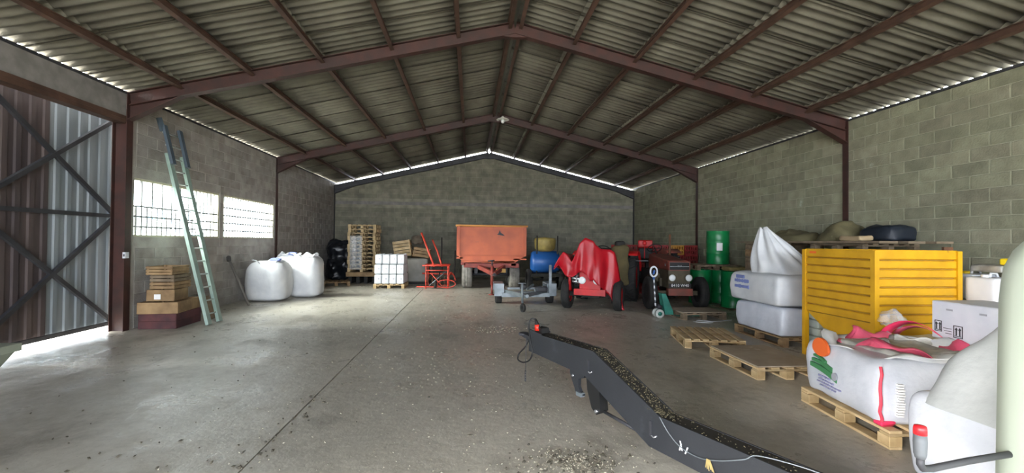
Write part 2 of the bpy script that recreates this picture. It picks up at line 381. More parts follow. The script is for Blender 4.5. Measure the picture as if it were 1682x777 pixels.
# walls ------------------------------------------------------------
def wall_obj(name, boxes, m):
    w = MB()
    for a, b in boxes: w.span(a, b)
    return struct(w.build(name, m))
wall_r = wall_obj('wall_right', [((XR, YFRONT, -.06), (XR+.2, YB+.2, 3.8)), ((XR, YFRONT, 3.8), (XR+.05, YB+.2, ZE))], mortar_r)
WZ0, WZ1 = 1.59, 2.62; WIN = [(8.27, 10.92), (11.08, 13.79)]
wall_l = wall_obj('wall_left', [((XL-.2, 8.118, -.06), (XL, 8.27, 3.8)), ((XL-.2, 8.27, -.06), (XL, 13.79, WZ0)), ((XL-.2, 8.27, WZ1), (XL, 13.79, 3.8)), ((XL-.2, 13.79, -.06), (XL, YB+.2, 3.8)), ((XL-.05, 8.06, 3.8), (XL, YB+.2, ZE)),
                                ((XL-.2, 10.92, WZ0), (XL, 11.08, WZ1)), ((XL-.2, YFRONT, -.06), (XL, -9.05, ZE)), ((XL-.2, -2.4, -.06), (XL, 2.4, ZE)), ((XL-.2, -9.05, 3.57), (XL, -2.4, ZE))], mortar_l)
lin_ = MB(); lin_.span((XL-.2, 2.4, 3.57), (XL, 8.06, 3.8)); lin_.span((XL-.05, 2.4, 3.8), (XL, 8.06, ZE)); lin_.build('lintel', smooth_conc, wall_l)
ang = MB(); ang.span((XL-.16, 2.4, 3.50), (XL+.015, 8.04, 3.57)); ang.span((XL+.0, 2.4, 3.56), (XL+.02, 8.04, 3.62)); ang.build('lintel_angle', purlin_m, wall_l)
bw = MB(); gap = .13
bw.prism([(XL, -.06), (XR, -.06), (XR, ZE-gap), (XM, ZR-gap), (XL, ZE-gap)], YB, YB+.2)
wall_b = struct(bw.build('wall_back', mortar_b))
# concrete blocks on the walls: 0.504 x 0.2 m, proud of the mortar
BL, BH, BD = .504, .2, .008
def block_mesh(name, axis, sgn, L, m):
    """front face bevelled, back open; axis = wall normal axis, sgn = direction it faces"""
    a, h, b = L/2-.007, BH/2-.006, .006
    o = [(-a, -h), (a, -h), (a, h), (-a, h)]; i = [(-a+b, -h+b), (a-b, -h+b), (a-b, h-b), (-a+b, h-b)]
    P = (lambda p, d: (sgn*d, p[0], p[1])) if axis == 'X' else (lambda p, d: (p[0], sgn*d, p[1]))
    vs = [P(p, -.01) for p in o]+[P(p, BD-.004) for p in o]+[P(p, BD) for p in i]
    fs = [(8, 9, 10, 11)]+[(k, (k+1) % 4, 4+(k+1) % 4, 4+k) for k in range(4)]+[(4+k, 4+(k+1) % 4, 8+(k+1) % 4, 8+k) for k in range(4)]
    if (axis == 'X') == (sgn < 0): fs = [f[::-1] for f in fs]
    return vs, fs
def lay(wall, axis, sgn, pos, a0, a1, rows, single, hole, m, ztop=None):
    cache = {}; stuff = MB(); n1 = 0
    for r in range(rows):
        z = r*BH+BH/2
        a = a0-(BL/2 if r % 2 else 0)
        while a < a1:
            s, e = max(a, a0), min(a+BL, a1); a += BL
            pieces = [(s, e)]
            for h0, h1, hz0, hz1 in hole:
                if z+.09 > hz0 and z-.09 < hz1:
                    q = []
                    for s_, e_ in pieces:
                        if e_ <= h0 or s_ >= h1: q.append((s_, e_)); continue
                        if s_ < h0: q.append((s_, h0))
                        if e_ > h1: q.append((h1, e_))
                    pieces = q
            for s_, e_ in pieces:
                if e_-s_ < .06: continue
                if ztop and z+BH/2 > min(ztop(s_), ztop(e_)): continue
                L = round(e_-s_, 2); c = (s_+e_)/2
                if L not in cache:
                    v, f = block_mesh('concrete_block', axis, sgn, L, m); t = MB(); t.add(v, f); cache[L] = (t.mesh('concrete_block', m), v, f)
                loc = (pos, c, z) if axis == 'X' else (c, pos, z)
                if single(c, z) and n1 < 298:
                    inst(cache[L][0], 'concrete_block', wall, loc); n1 += 1
                else: stuff.add([(p[0]+loc[0], p[1]+loc[1], p[2]+loc[2]) for p in cache[L][1]], cache[L][2])
    o = stuff.build('block_courses', m, wall); o['kind'] = 'stuff'
lay(wall_r, 'X', -1, XR, 2.4, YB, 20, lambda y, z: 4.6 < y < 14.3 and z > 1.1, [], block_r)
lay(wall_l, 'X', 1, XL, 8.3, YB, 20, lambda y, z: y < 16.8, [(8.27, 10.92, WZ0, WZ1), (11.08, 13.79, WZ0, WZ1)], block_l)
lay(wall_b, 'Y', -1, YB, XL, XR, 27, lambda x, z: 1.4 < z < 3.7, [(XL, XR, 3.1, 3.27)], block_b, lambda x: zr(x)-gap)
rb = MB(); rb.span((XL, YB-.012, 3.13), (XR, YB, 3.27)); rb.build('ring_beam', smooth_conc, wall_b)
# wall plates under the eaves
for x in (XL-.03, XR+.03):
    p = MB(); p.span((x-.05, 2.4 if x > 0 else YFRONT, ZE-.045), (x+.05, YB, ZE-.005)); p.build('wall_plate', dark_steel, wall_r if x > 0 else wall_l)
# windows -----------------------------------------------------------
bar_m = mat('window_bar', '6f7070', .6); sill_m = mat('pale_window_frame', 'b9b49c', .7)
for k, (a, b) in enumerate(WIN):
    w = MB(); x0, x1 = XL-.13, XL-.02; t = .035
    w.span((x0, a, WZ0), (x1, b, WZ0+t)); w.span((x0, a, WZ1-t), (x1, b, WZ1)); w.span((x0, a, WZ0+t), (x1, a+t, WZ1-t)); w.span((x0, b-t, WZ0+t), (x1, b, WZ1-t))
    wn = struct(w.build('window_%d' % (k+1), sill_m))
    p = MB(); p.span((XL-.115, a+t, WZ0+t), (XL-.111, b-t, WZ1-t)); p.build('pane', glass, wn)
    n = int(round((b-a)/.13))
    for i in range(1, n):
        y = a+(b-a)*i/n; full = i % 2 == 0 or k == 1 or y > 10.2
        v = MB(); v.span((XL-.075, y-.014, WZ0+t), (XL-.050, y+.014, WZ1-t if full else 2.14)); v.build('bar', bar_m, wn)
    for z in (1.77, 1.95, 2.13) + ((2.32,) if k else ()):
        v = MB(); v.span((XL-.049, a+t, z-.013), (XL-.03, b-t, z+.013)); v.build('bar', bar_m, wn)
# sliding doors ------------------------------------------------------
def ribbed(y0, y1, z0, z1, x, pitch=.2, d=.018):
    pts = []; y = y0
    while y < y1-1e-6:
        for dy, dx in ((0, 0), (.07, 0), (.09, d), (.16, d), (.18, 0)):
            if y+dy <= y1: pts.append((y+dy, x+dx))
        y += pitch
    pts.append((y1, x)); n = len(pts)
    m = MB(); vs = [(p[1], p[0], z) for z in (z0, z1) for p in pts]
    m.add(vs, [(i, i+1, n+i+1, n+i) for i in range(n-1)])
    return m
for k, (a, mid, b) in enumerate(((5.93, 7.1, 8.27), (2.3, 4.1, 5.9))):
    xd = XL-.30; z0, z1, zm = .09, 3.66, 1.94
    fr = MB(); 
    for y in (a+.03, b-.03): fr.span((xd, y-.03, z0), (xd+.05, y+.03, z1))
    for z in (z0+.03, z1-.03): fr.span((xd, a+.06, z-.03), (xd+.05, b-.06, z+.03))
    d = struct(fr.build('door_%d' % (k+1), dark_steel))
    q = MB(); q.span((xd+.01, a+.06, zm-.03), (xd+.05, b-.06, zm+.03)); q.build('rail', dark_steel, d)
    for lo, hi in ((z0+.06, zm-.03), (zm+.03, z1-.06)):
        for s in (0, 1):
            q = MB(); A = (xd+.03, a+.06, lo if s else hi); B = (xd+.03, b-.06, hi if s else lo); q.bar(A, B, .05 if s else .046, .06, up=(1, 0, 0) if 0 else (0, 0, 1)); q.build('brace', dark_steel, d)
    for y0, y1, mm in (((a, mid, door_brown), (mid, b, door_grey)) if k == 0 else ((a, mid, door_brown), (mid, b, door_brown))):
        n = max(1, int(round((y1-y0)/.6)))
        for i in range(n):
            yy = y0+(y1-y0)*i/n
            ribbed(yy, yy+(y1-y0)/n+.01, z0, z1, xd-.045).build('cladding_sheet', mm, d, solid=.003)
# portal frames --------------------------------------------------------
def ibeam_poly(w, h, t=.012, tw=.008): return [(-w/2, -h/2), (w/2, -h/2), (w/2, -h/2+t), (tw/2, -h/2+t), (tw/2, h/2-t), (w/2, h/2-t), (w/2, h/2), (-w/2, h/2), (-w/2, h/2-t), (-tw/2, h/2-t), (-tw/2, -h/2+t), (-w/2, -h/2+t)]
def ibeam(m, a, b, w, h, side):
    """I-section from a to b; side = direction of the flange width"""
    a = Vector(a); b = Vector(b); y = (b-a).normalized(); x = Vector(side); z = x.cross(y).normalized(); P = ibeam_poly(w, h); n = len(P)
    vs = [o + x*p[0] + z*p[1] for o in (a, b) for p in P]
    fs = [tuple(range(n))[::-1], tuple(range(n, 2*n))]+[(i, (i+1) % n, n+(i+1) % n, n+i) for i in range(n)]
    m.add(vs, fs)
for k, y in enumerate(YF):
    last = k == 3; dr = .12 if last else .02; h = .22
    fr = thing_ = bpy.data.objects.new('trim_%d' % (k+1), None); COL.objects.link(fr); fr['kind'] = 'structure'
    mm = dark_steel if last else steel_red
    for s, xw in ((-1, XL), (1, XR)):
        r = MB(); off = (dr+h/2)
        xi = xw - s*.03
        ibeam(r, (xi, y, zr(xi)-off), (XM, y, ZR-off), .14, h, (0, 1, 0)); r.build('rafter', mm, fr)
        c = MB(); xc = xw+s*.085; ibeam(c, (xc, y, 0), (xc, y, 4.0-(dr if last else 0)), .14 if s < 0 else .13, .23, (0, 1, 0)); c.build('column', mm, fr)
        hq = MB(); x1 = xw-s*.03; x2 = xw-s*.88; zt = lambda x: zr(x)-off-h/2
        hq.prism([(x1, zt(x1)+.05), (x1, 3.57), (x2, zt(x2)+.0)], y-.005, y+.005)
        A = Vector((x1, y, 3.57)); B = Vector((x2, y, zt(x2))); hq.bar(A, B, .14, .012, up=(0, 0, 1)); hq.build('haunch', mm, fr)
    ap = MB(); ap.prism([(XM-.22, zr(XM-.22)-dr-h-.005), (XM, ZR-dr-h-.07), (XM+.22, zr(XM+.22)-dr-h-.005), (XM, ZR-dr-h+.05)], y-.05, y+.05); ap.build('apex_plate', mm, fr)
# ceiling: sheets on purlins -------------------------------------------
ceil_m = MB()   # ridge cap
for s in (-1, 1):
    P = [(XM, ZR+.105), (XM+s*.24, ZR+.105-.24*SL), (XM+s*.24, ZR+.098-.24*SL), (XM, ZR+.098)]
    ceil_m.prism(P if s > 0 else P[::-1], YFRONT-.1, YB+.25)
ceiling = struct(ceil_m.build('ceiling', mat('ridge_cap', '4a4a40', .9)))
PX = [-4.98, -3.82, -2.65, -1.46, -.28, .66, .90, 1.9, 3.06, 4.23, 5.41, 6.52]
segs = [(YFRONT+.1, -3.45), (-3.45, YF[0]), (YF[0], YF[1]), (YF[1], YF[2]), (YF[2], YB+.22)]
for x in PX:
    s = -1 if x < XM else 1
    nrm = Vector((s*SL, 0, 1)).normalized(); side = Vector((1, 0, -s*SL)).normalized()
    for a, b in segs:
        m = MB(); c = Vector((x, 0, zr(x)))-nrm*.055
        ibeam(m, (c.x, a+.004, c.z), (c.x, b-.004, c.z), .065, .108, side); m.build('purlin', purlin_m, ceiling)
PIT, AMP, TH = .1767, .0255, .006
sw = .972; nx = 5.5*8+1; ncol = 24
OH = .07; slopeL = 6.585/cos(ANG)+OH; rows = [0, 0.915, 2.105, 3.305, 4.525, 5.725, slopeL]
def sheet_mesh(s, L):
    n = 48; vs = []
    for t in (0, TH):
        for v in (0, 1):
            for i in range(n+1):
                y = sw*i/n*1.06; vs.append((0, y, AMP - AMP*cos(2*pi*y/PIT)+t, v))
    out = []
    for (x, y, z, v) in vs:
        d = v*L; out.append((s*(-d)*cos(ANG) - s*z*0 + s*z*sin(ANG), y, d*sin(ANG)+z*cos(ANG)))
    N = n+1; fs = []
    for i in range(n):
        fs += [(i, i+1, N+i+1, N+i), (2*N+i, 3*N+i, 3*N+i+1, 2*N+i+1), (i, 2*N+i, 2*N+i+1, i+1), (N+i, N+i+1, 3*N+i+1, 3*N+i)]
    if s < 0: fs = [f[::-1] for f in fs]
    m = MB(); m.add(out, fs, 0, True); return m
rear = MB(); y_start = YB+.26-sw*(ncol+6)
for s in (-1, 1):
    x0 = XM+s*(6.585+OH*cos(ANG))
    z0 = zr(x0)
    for r in range(6):
        L = rows[r+1]-rows[r]+(.055 if r < 5 else -.03); sm_ = sheet_mesh(s, L); me = sm_.mesh('roof_sheet', sheet_m)
        for c in range(ncol+6):
            d = rows[r]
            loc = (x0-s*d*cos(ANG), y_start+c*sw, z0+d*sin(ANG)+.001+(.007*(r % 2))+.014*((c//3) % 2))
            if c >= 9: inst(me, 'roof_sheet', ceiling, loc)
            else: rear.add([(v[0]+loc[0], v[1]+loc[1], v[2]+loc[2]) for v in sm_.v], sm_.f, 0, True)
rear.build('roof_sheets', sheet_m, ceiling)['kind'] = 'stuff'
# ------------------------------------------------------------------ pallets
def pallet(name, label, cat, w, d, n, m, loc, rz=0., group=None, board=None, joined=False):
    """deck boards run along y (d); bearers along x (w)"""
    h = .144
    def bx(sx, sy, sz, mm): t = MB(); t.box((0, 0, 0), (sx, sy, sz), None, 0, .004); return t.mesh('b', mm)
    bw = min(.1, w/n*.74)
    spec = []
    for i in range(n): spec.append(('deck_board', (bw, d, .022), (-w/2+bw/2+(w-bw)*i/(n-1), 0, h-.011)))
    for y in (-d/2+.05, 0, d/2-.05): spec.append(('bearer_board', (w, .1, .022), (0, y, h-.033)))
    for x in (-w/2+.05, 0, w/2-.05):
        for y in (-d/2+.06, 0, d/2-.06): spec.append(('block', (.1, .12, .078), (x, y, .061)))
    for x in (-w/2+.05, 0, w/2-.05): spec.append(('bottom_board', (.1, d, .022), (x, 0, .011)))
    if joined:
        t = MB()
        for nm, sz, c in spec: t.box(c, sz)
        o = t.build(name, m); o.location = loc; o.rotation_euler = (0, 0, rz)
        return tag(o, label, cat, group)
    root = thing(name, label, cat, loc, rz, group); cache = {}
    for nm, sz, c in spec:
        if nm not in cache: cache[nm] = bx(*sz, m)
        inst(cache[nm], nm, root, c)
    if board:
        t = MB(); t.box((0, 0, h+.008), board, None, 0, .003); t.build('cover_board', ply, root)['label'] = 'grey plywood sheet nailed over the deck'
    return root
pallet('pallet', 'bare slatted wooden pallet on the floor in front of the bag stack', 'pallet', .86, 1.02, 7, wood, (3.735, 6.80, 0), R(-13))
pallet('pallet', 'wooden pallet covered by a grey plywood sheet, nearest on the floor', 'pallet', .80, 1.06, 5, wood, (3.70, 5.37, 0), R(-1), board=(.78, 1.04, .016))
pallet('pallet', 'wooden pallet with a brown board top, on the forks of the teal pallet truck', 'pallet', .95, .72, 5, wood_old, (4.80, 9.12, 0), R(1), board=(.95, .7, .014))
# ------------------------------------------------------------------ bulk bags on pallet, right
pallet('pallet', 'wooden pallet under the two stacked white bulk bags', 'pallet', 1.1, 1.25, 7, wood_orange, (5.28, 6.985, 0), 0)
H0 = .146
b = MB(); b.soft((5.25, 6.98, H0), (1.02, 1.15, .44), 16, 7, .03, .03, 2.2, 1); lower = b.build('bulk_bag', bag_wrap)
tag(lower, 'lower white bulk bag on the pallet left of the yellow bin', 'bag')
b = MB(); b.soft((5.22, 6.98, H0+.462), (1.14, 1.22, .48), 18, 6, .05, .03, 2., 2, sag=.06)
upper = thing('bulk_bag', 'upper white bulk bag with blue printing and peaked open top, left of yellow bin', 'bag', (5.22, 6.98, H0+.462))
b.build('sack', bag_w, upper, True)
def tent(base_c, rx, ry, z0, apex, n=64, m=14, folds=9, amp=.06, seed=0, p=3., power=1.1, tip=.10):
    def fn(u, v):
        a = 2*pi*u; ca, sa = cos(a), sin(a); L = (abs(ca)**p+abs(sa)**p)**(-1/p)
        bx, by = base_c[0]+rx*ca*L, base_c[1]+ry*sa*L; tx, ty = apex[0]+tip*ca, apex[1]+tip*sa
        t = v**power; f = sin(a*folds+seed+1.5*sin(a*2+seed))*amp*v*(1-v)*3.2
        x = bx+(tx-bx)*t; y = by+(ty-by)*t; z = z0+(apex[2]-z0)*v
        nn = noise.noise_vector(Vector((x*3+seed, y*3, z*3)))*amp*.9
        if v > .98: z -= .05*(0.5+.5*cos(3*a))
        return (x+f*ca+nn.x, y+f*sa+nn.y, z+nn.z*.6*(v > .05))
    t = MB(); t.grid(fn, n, m, wrap=True)
    k = len(t.v); c = Vector((apex[0], apex[1], apex[2]-.01)); t.add([c], [])
    t.f += [(k-n+i, k-n+(i+1) % n, k) for i in range(n)]; t.m += [0]*n; t.sm += [True]*n
    return t
tent((5.27, 6.95), .50, .50, H0+.462+.44, (4.93, 7.16, 1.86), folds=11, amp=.05, seed=2, power=.95, tip=.07).build('open_top', bag_w, upper, True)
def dashes(name, mm, parent, face, origin, w, lines, h=.022, gap=.016, seed=0, thick=.003):
    """rows of short printed strokes; face 'x-' or 'y-' ; origin = top centre of print"""
    rnd = random.Random(seed); t = MB()
    for r in range(lines):
        u = -w/2
        while u < w/2-.01:
            l = rnd.uniform(.010, .03); uu = u+l/2; z = origin[2]-r*(h+gap)-h/2
            hh = h*rnd.choice((1, .75, .75))
            if face == 'x-': t.box((origin[0], origin[1]-uu, z), (thick, l*.8, hh))
            else: t.box((origin[0]+uu, origin[1], z), (l*.8, thick, hh))
            u += l+.006
    o = t.build(name, mm, parent, True); o['kind'] = 'stuff'; return o
dashes('printed_text', MATS['blue_print'], upper, 'x-', (4.618, 7.22, .97), .40, 2, .06, .035, 3, .012)['label'] = 'faded blue print'
q = MB(); q.box((4.622, 7.27, 1.01), (.014, .22, .055)); q.build('printed_mark', MATS['blue_print'], upper, True)
# flat sacks stacked beside
for i in range(5):
    s_ = MB(); s_.soft((5.37, 6.155, .0+i*.115), (.72, .30, .112), 10, 3.5, .01, .006, 4, 10+i, rb=.03)
    o = s_.build('flat_sack', mat('sack_grey_green', 'b9bfb4', .6, 'a9b0a6', 4, bump=.15) if i == 0 else MATS['sack_grey_green'])
    tag(o, ['bottom', 'second lowest', 'middle', 'second highest', 'top'][i]+' pale flat sack in the stack behind the yellow bin leg', 'sack', 'flat sacks behind the yellow bin')
    if i == 1: dashes('printed_mark', MATS['dark_green_print'], o, 'y-', (5.25, 6.003, .20), .34, 1, .05, .02, 8, .006)
# ------------------------------------------------------------------ yellow tipping bin
bin_ = thing('tipping_bin', 'large yellow ribbed steel bin with a sloped hopper base on legs', 'bin', (5.32, 5.43, 0))
bx0, bx1, by0, by1, bz = 4.80, 5.87, 4.90, 5.96, 1.49
def ribs(z0, z1, n, d):
    """profile (offset, z) of horizontal trapezoid ribs"""
    P = []; hh = (z1-z0)/n
    for i in range(n):
        z = z0+i*hh; P += [(0, z), (0, z+hh*.10), (d, z+hh*.22), (d, z+hh*.93), (0, z+hh)]
    return P
prof = ribs(.62, bz, 8, .026)
sp = MB(); n = len(prof)
def wallstrip(a, b, nx_, ny_, mm, nm):
    t = MB(); vs = [(q[0]+nx_*p[0], q[1]+ny_*p[0], p[1]) for q in (a, b) for p in prof]
    fs = []; mi = []
    for i in range(n-1):
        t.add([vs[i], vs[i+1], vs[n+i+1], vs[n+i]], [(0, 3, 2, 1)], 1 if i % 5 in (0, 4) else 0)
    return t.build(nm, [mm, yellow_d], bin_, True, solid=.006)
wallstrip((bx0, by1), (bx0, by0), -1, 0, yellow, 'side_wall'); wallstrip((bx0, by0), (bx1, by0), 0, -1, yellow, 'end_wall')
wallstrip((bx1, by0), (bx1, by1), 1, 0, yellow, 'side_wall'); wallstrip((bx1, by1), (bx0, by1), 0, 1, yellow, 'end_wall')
hop = MB()
for x in (bx0-.015, bx1+.009): hop.prism([(by1-.02, .625), (by0, .625), (by0, .28), (by0+.5, .28)], x, x+.006, 'X')
hop.bar(((bx0+bx1)/2, by1-.02, .625), ((bx0+bx1)/2, by0+.5, .28), bx1-bx0, .006); hop.span((bx0, by0, .28), (bx1, by0+.5, .286)); hop.span((bx0, by0-.003, .28), (bx1, by0+.003, .625)); hop.build('hopper', yellow, bin_, True)
for x in (bx0-.01, bx1+.01):
    for y in (by0-.02, by1+.02):
        p = MB(); p.span((x-.03, y-.03, 0), (x+.03, y+.03, bz+.01)); p.build('corner_post', yellow, bin_, True)
for x in (bx0-.01, bx1+.01):
    p = MB(); p.span((x-.03, by0+.01, .04), (x+.03, by1-.01, .10)); p.build('foot_rail', yellow, bin_, True)
p = MB()
for a, b_ in (((bx0, by0), (bx1, by0)), ((bx0, by1), (bx1, by1)), ((bx0, by0), (bx0, by1)), ((bx1, by0), (bx1, by1))): p.bar((*a, bz), (*b_, bz), .05, .035)
p.build('top_rim', yellow, bin_, True)
p = MB(); p.span((bx0-.032, by1-.20, bz-.045), (bx0-.026, by1-.08, bz-.015)); p.build('orange_sticker', MATS['orange_print'], bin_, True)
for x in (bx1-.12,):
    p = MB(); p.span((x-.06, by0-.03, bz+.018), (x+.06, by0+.0, bz+.06)); p.build('lifting_lug', orange_rust, bin_, True)
# ------------------------------------------------------------------ printed seed bag on its pallet
pallet('pallet', 'wooden pallet under the white bag with the orange and green print', 'pallet', 1.18, 1.06, 7, wood, (3.84, 3.60, 0), R(-6))
lb = thing('bulk_bag', 'white bulk bag with orange and green print, red seam and pink lining', 'bag', (3.79, 3.62, .146))
LB = (3.79, 3.62, .146); LBR = R(-9)
def lbw(x, y, z): return (LB[0]+cos(LBR)*x-sin(LBR)*y, LB[1]+sin(LBR)*x+cos(LBR)*y, z)
b = MB(); b.soft(LB, (1.02, .98, .50), 18, 6, .05, .03, 2.4, 5, rz=LBR); b.build('sack', bag_wrap, lb, True)
# crumpled open mouth: crown of cloth
def crown(c, rx, ry, z0, h, flare, seed, n=72, m=7, p=3.2, lowdir=None):
    def fn(u, v):
        a = 2*pi*u; L = (abs(cos(a))**p+abs(sin(a))**p)**(-1/p); k = 1+flare*v+.10*v*sin(7*a+seed)+.06*v*sin(13*a+2*seed)
        hh = h*(.55+.45*sin(3*a+seed)+.25*sin(8*a+seed*2))
        x = c[0]+rx*cos(a)*L*k; y = c[1]+ry*sin(a)*L*k; z = z0+hh*math.sin(v*2.0)*.9
        nn = noise.noise_vector(Vector((x*6+seed, y*6, v*3)))*.045
        return (x+nn.x, y+nn.y, z+nn.z*.6)
    t = MB(); t.grid(fn, n, m, wrap=True); return t
crown((3.80, 3.64), .36, .40, .60, .13, .35, 1.0).build('crumpled_mouth', bag_w, lb, True, solid=.004)
crown((3.88, 3.70), .26, .30, .61, .14, .45, 3.3).build('pink_lining', pink, lb, True, solid=.004)
crown((3.95, 3.56), .22, .26, .62, .10, .3, 5.1).build('grey_lining', grey_liner, lb, True, solid=.004)
t = MB(); t.soft((3.83, 3.66, .60), (.62, .6, .07), 12, 3, .02, .03, 6, 4); t.build('bag_contents', grey_liner, lb, True)
def strap(pts, w, mm, nm, parent):
    P = [Vector(p) for p in pts]; t = MB(); vs = []
    for i, p in enumerate(P):
        d = (P[min(i+1, len(P)-1)]-P[max(i-1, 0)]).normalized(); s = d.cross(Vector((.3, .3, 1))).normalized()
        if s.length < .1: s = Vector((1, 0, 0))
        vs += [p-s*w/2, p+s*w/2]
    t.add(vs, [(2*i, 2*i+1, 2*i+3, 2*i+2) for i in range(len(P)-1)], 0, True); return t.build(nm, mm, parent, True, solid=.004)
def face_pt(u, z):  # on the -X side of the printed bag; u along +Y
    return lbw(-.553, u, z)
def onface(poly, mm, nm, off=.0):
    t = MB(); P = [face_pt(u, z) for u, z in poly]; k = len(P)
    t.add([(p[0]-off-.005, p[1], p[2]) for p in P]+[(p[0]+.02, p[1], p[2]) for p in P], [tuple(range(k))]+[(i, k+i, k+(i+1) % k, (i+1) % k) for i in range(k)])
    return t.build(nm, mm, lb, True)
onface([(.20+.115*cos(a)*(1-.15*sin(a)), .605+.085*sin(a)) for a in [2*pi*i/20 for i in range(20)]], MATS['orange_print'], 'orange_print')
for (u0, u1, w_, z) in ((.26, .12, .012, .51), (.28, .02, .018, .475), (.31, -.07, .03, .43)):
    pass
for i, (ua, ub, za, zb) in enumerate(((.30, .13, .520, .490), (.325, .04, .478, .452), (.35, -.03, .436, .395))):
    k = 8; th = (.024, .034, .050)[i]
    top = [(ua+(ub-ua)*j/k, za+(zb-za)*j/k+.012*sin(pi*j/k)) for j in range(k+1)]; bot = [(u+.0, z-th*(.8+.4*j/k)) for j, (u, z) in enumerate(top)]
    onface(top+bot[::-1], MATS['green_print'], 'green_print')
onface([(-.005+.035*cos(a), .385+.035*sin(a)) for a in [2*pi*i/14 for i in range(14)]], MATS['grey_print'], 'round_print', .004)
def face_dashes(rows, mm, nm, seed):
    rnd = random.Random(seed); t = MB(); a = LBR
    for (ua, ub, z, h) in rows:
        u = ua
        while u > ub:
            l = rnd.uniform(.012, .03); p = face_pt(u-l/2, z); t.box((p[0]-.004, p[1], p[2]), (.012, l*.8, h*rnd.choice((1, .7))), a); u -= l+.006
    o = t.build(nm, mm, lb, True); o['kind'] = 'stuff'; return o
face_dashes(((.22, .06, .342, .016), (.22, .02, .312, .014), (.24, -.08, .285, .012), (.2, .0, .258, .010)), MATS['lilac_print'], 'printed_text', 4)
# red seam and white lettering on the near corner
cx_, cy_ = LB[0]-.475, LB[1]-.44
sm = MB(); P_ = []
for j in range(9):
    z = .15+.46*j/8; k = 1+.05*sin(pi*j/8); P_.append(lbw(-.492*k-.012+.006*sin(j*2.1), -.478*k-.006+.004*cos(j*3), z))
sm.tube(P_, [.012]*9, 6); sm.build('red_seam', MATS['pink_print'], lb, True)
rnd = random.Random(5); t = MB()
for j in range(13):
    z = .24+.02*j; k = 1+.05*sin(pi*(z-.15)/.46); t.box(lbw(-.39, -.497*k, z), (rnd.uniform(.03, .055), .03, .012), LBR)
t.build('white_lettering', MATS['white_print'], lb, True)['kind'] = 'stuff'
t = MB(); t.soft(lbw(-.45, -.45, .146), (.13, .09, .03), 5, 2.5); t.build('pink_corner_tab', hotpink, lb, True)
# second liner bag behind, carton on it
pallet('pallet', 'wooden pallet under the grey bag beneath the white carton', 'pallet', 1.1, 1.0, 6, wood, (5.08, 4.02, 0), 0, joined=True)
sb = thing('bulk_bag', 'crumpled grey bag with pink strap loops below the white carton', 'bag', (5.08, 4.02, .146))
b = MB(); b.soft((5.05, 4.02, .146), (1.05, 1.0, .45), 16, 5, .03, .025, 3, 8); b.build('sack', bag_g, sb, True)
crown((4.50, 3.95), .13, .36, .56, .09, .3, 2.2).build('crumpled_mouth', grey_liner, sb, True, solid=.004)
strap([(4.42+.06*i/12, 4.40-.62*i/12, .60+.19*sin(pi*i/12)**.7) for i in range(13)], .10, hotpink, 'strap_loop', sb)
strap([(4.62+.05*i/12, 4.46-.5*i/12, .60+.12*sin(pi*i/12)**.7) for i in range(13)], .07, pink, 'strap_loop', sb)
c0 = (5.00, 3.74, .625)
ct = thing('carton', 'white carton with small black symbols behind the printed bag', 'box', c0, R(-92))
b = MB(); b.box((0, 0, .19), (.86, .56, .38), None, 0, .01); b.build('box', white_card, ct)
def pict(x, z, w, h):
    t = MB(); y = -.283; e = .007
    for a, b_ in (((x-w/2, z-h/2), (x+w/2, z-h/2+e)), ((x-w/2, z+h/2-e), (x+w/2, z+h/2)), ((x-w/2, z-h/2), (x-w/2+e, z+h/2)), ((x+w/2-e, z-h/2), (x+w/2, z+h/2))): t.span((a[0], y, a[1]), (b_[0], y+.005, b_[1]))
    for dx in (-.016, .016): t.span((x+dx-.006, y, z-h*.3), (x+dx+.006, y+.005, z+h*.2)); t.prism([(x+dx-.014, z+h*.15), (x+dx+.014, z+h*.15), (x+dx, z+h*.36)], y, y+.005)
    t.span((x-w*.36, y, z-h*.38), (x+w*.36, y+.005, z-h*.32)); t.build('handling_symbol', MATS['black_print'], ct)
pict(-.36, .13, .07, .11); pict(-.17, .10, .085, .12)
t = MB()
for i, z in enumerate((.115, .09, .066)): t.span((-.31+i*.01, -.283, z), (-.23, -.278, z+.005))
t.build('printed_lines', MATS['black_print'], ct)
for x in (-.25, .05):
    t = MB(); t.span((x-.03, -.283, .295), (x+.03, -.276, .312)); t.build('hand_slot', MATS['grey_print'], ct)
cf = MB()
def fn(u, v):
    a = 2*pi*u; r = .09*(1+.3*sin(3*a)+.2*sin(7*a))*(math.sin(pi*v)**.6+.05); q = noise.noise_vector(Vector((cos(a)*2, sin(a)*2, v*4)))*.05
    return (4.56+r*cos(a)+q.x, 4.42+r*sin(a)+q.y, .67+.2*v+q.z)
cf.grid(fn, 24, 9, wrap=True); tag(cf.build('crumpled_film', film), 'crumpled clear film between yellow bin and white carton', 'plastic film')
# near grey-white bag
nb = thing('bulk_bag', 'near grey-white bulk bag draped to a peak beside the mint machine', 'bag', (3.53, 2.28, 0))
b = MB(); b.soft((3.53, 2.28, 0), (1.06, 1.06, .60), 16, 6, .04, .03, 2., 12); b.build('sack', bag_wrap, nb, True)
tent((3.53, 2.28), .55, .55, .53, (3.47, 2.22, 1.36), folds=7, amp=.05, seed=5, power=1.0, tip=.10, p=5).build('draped_top', bag_g, nb, True)
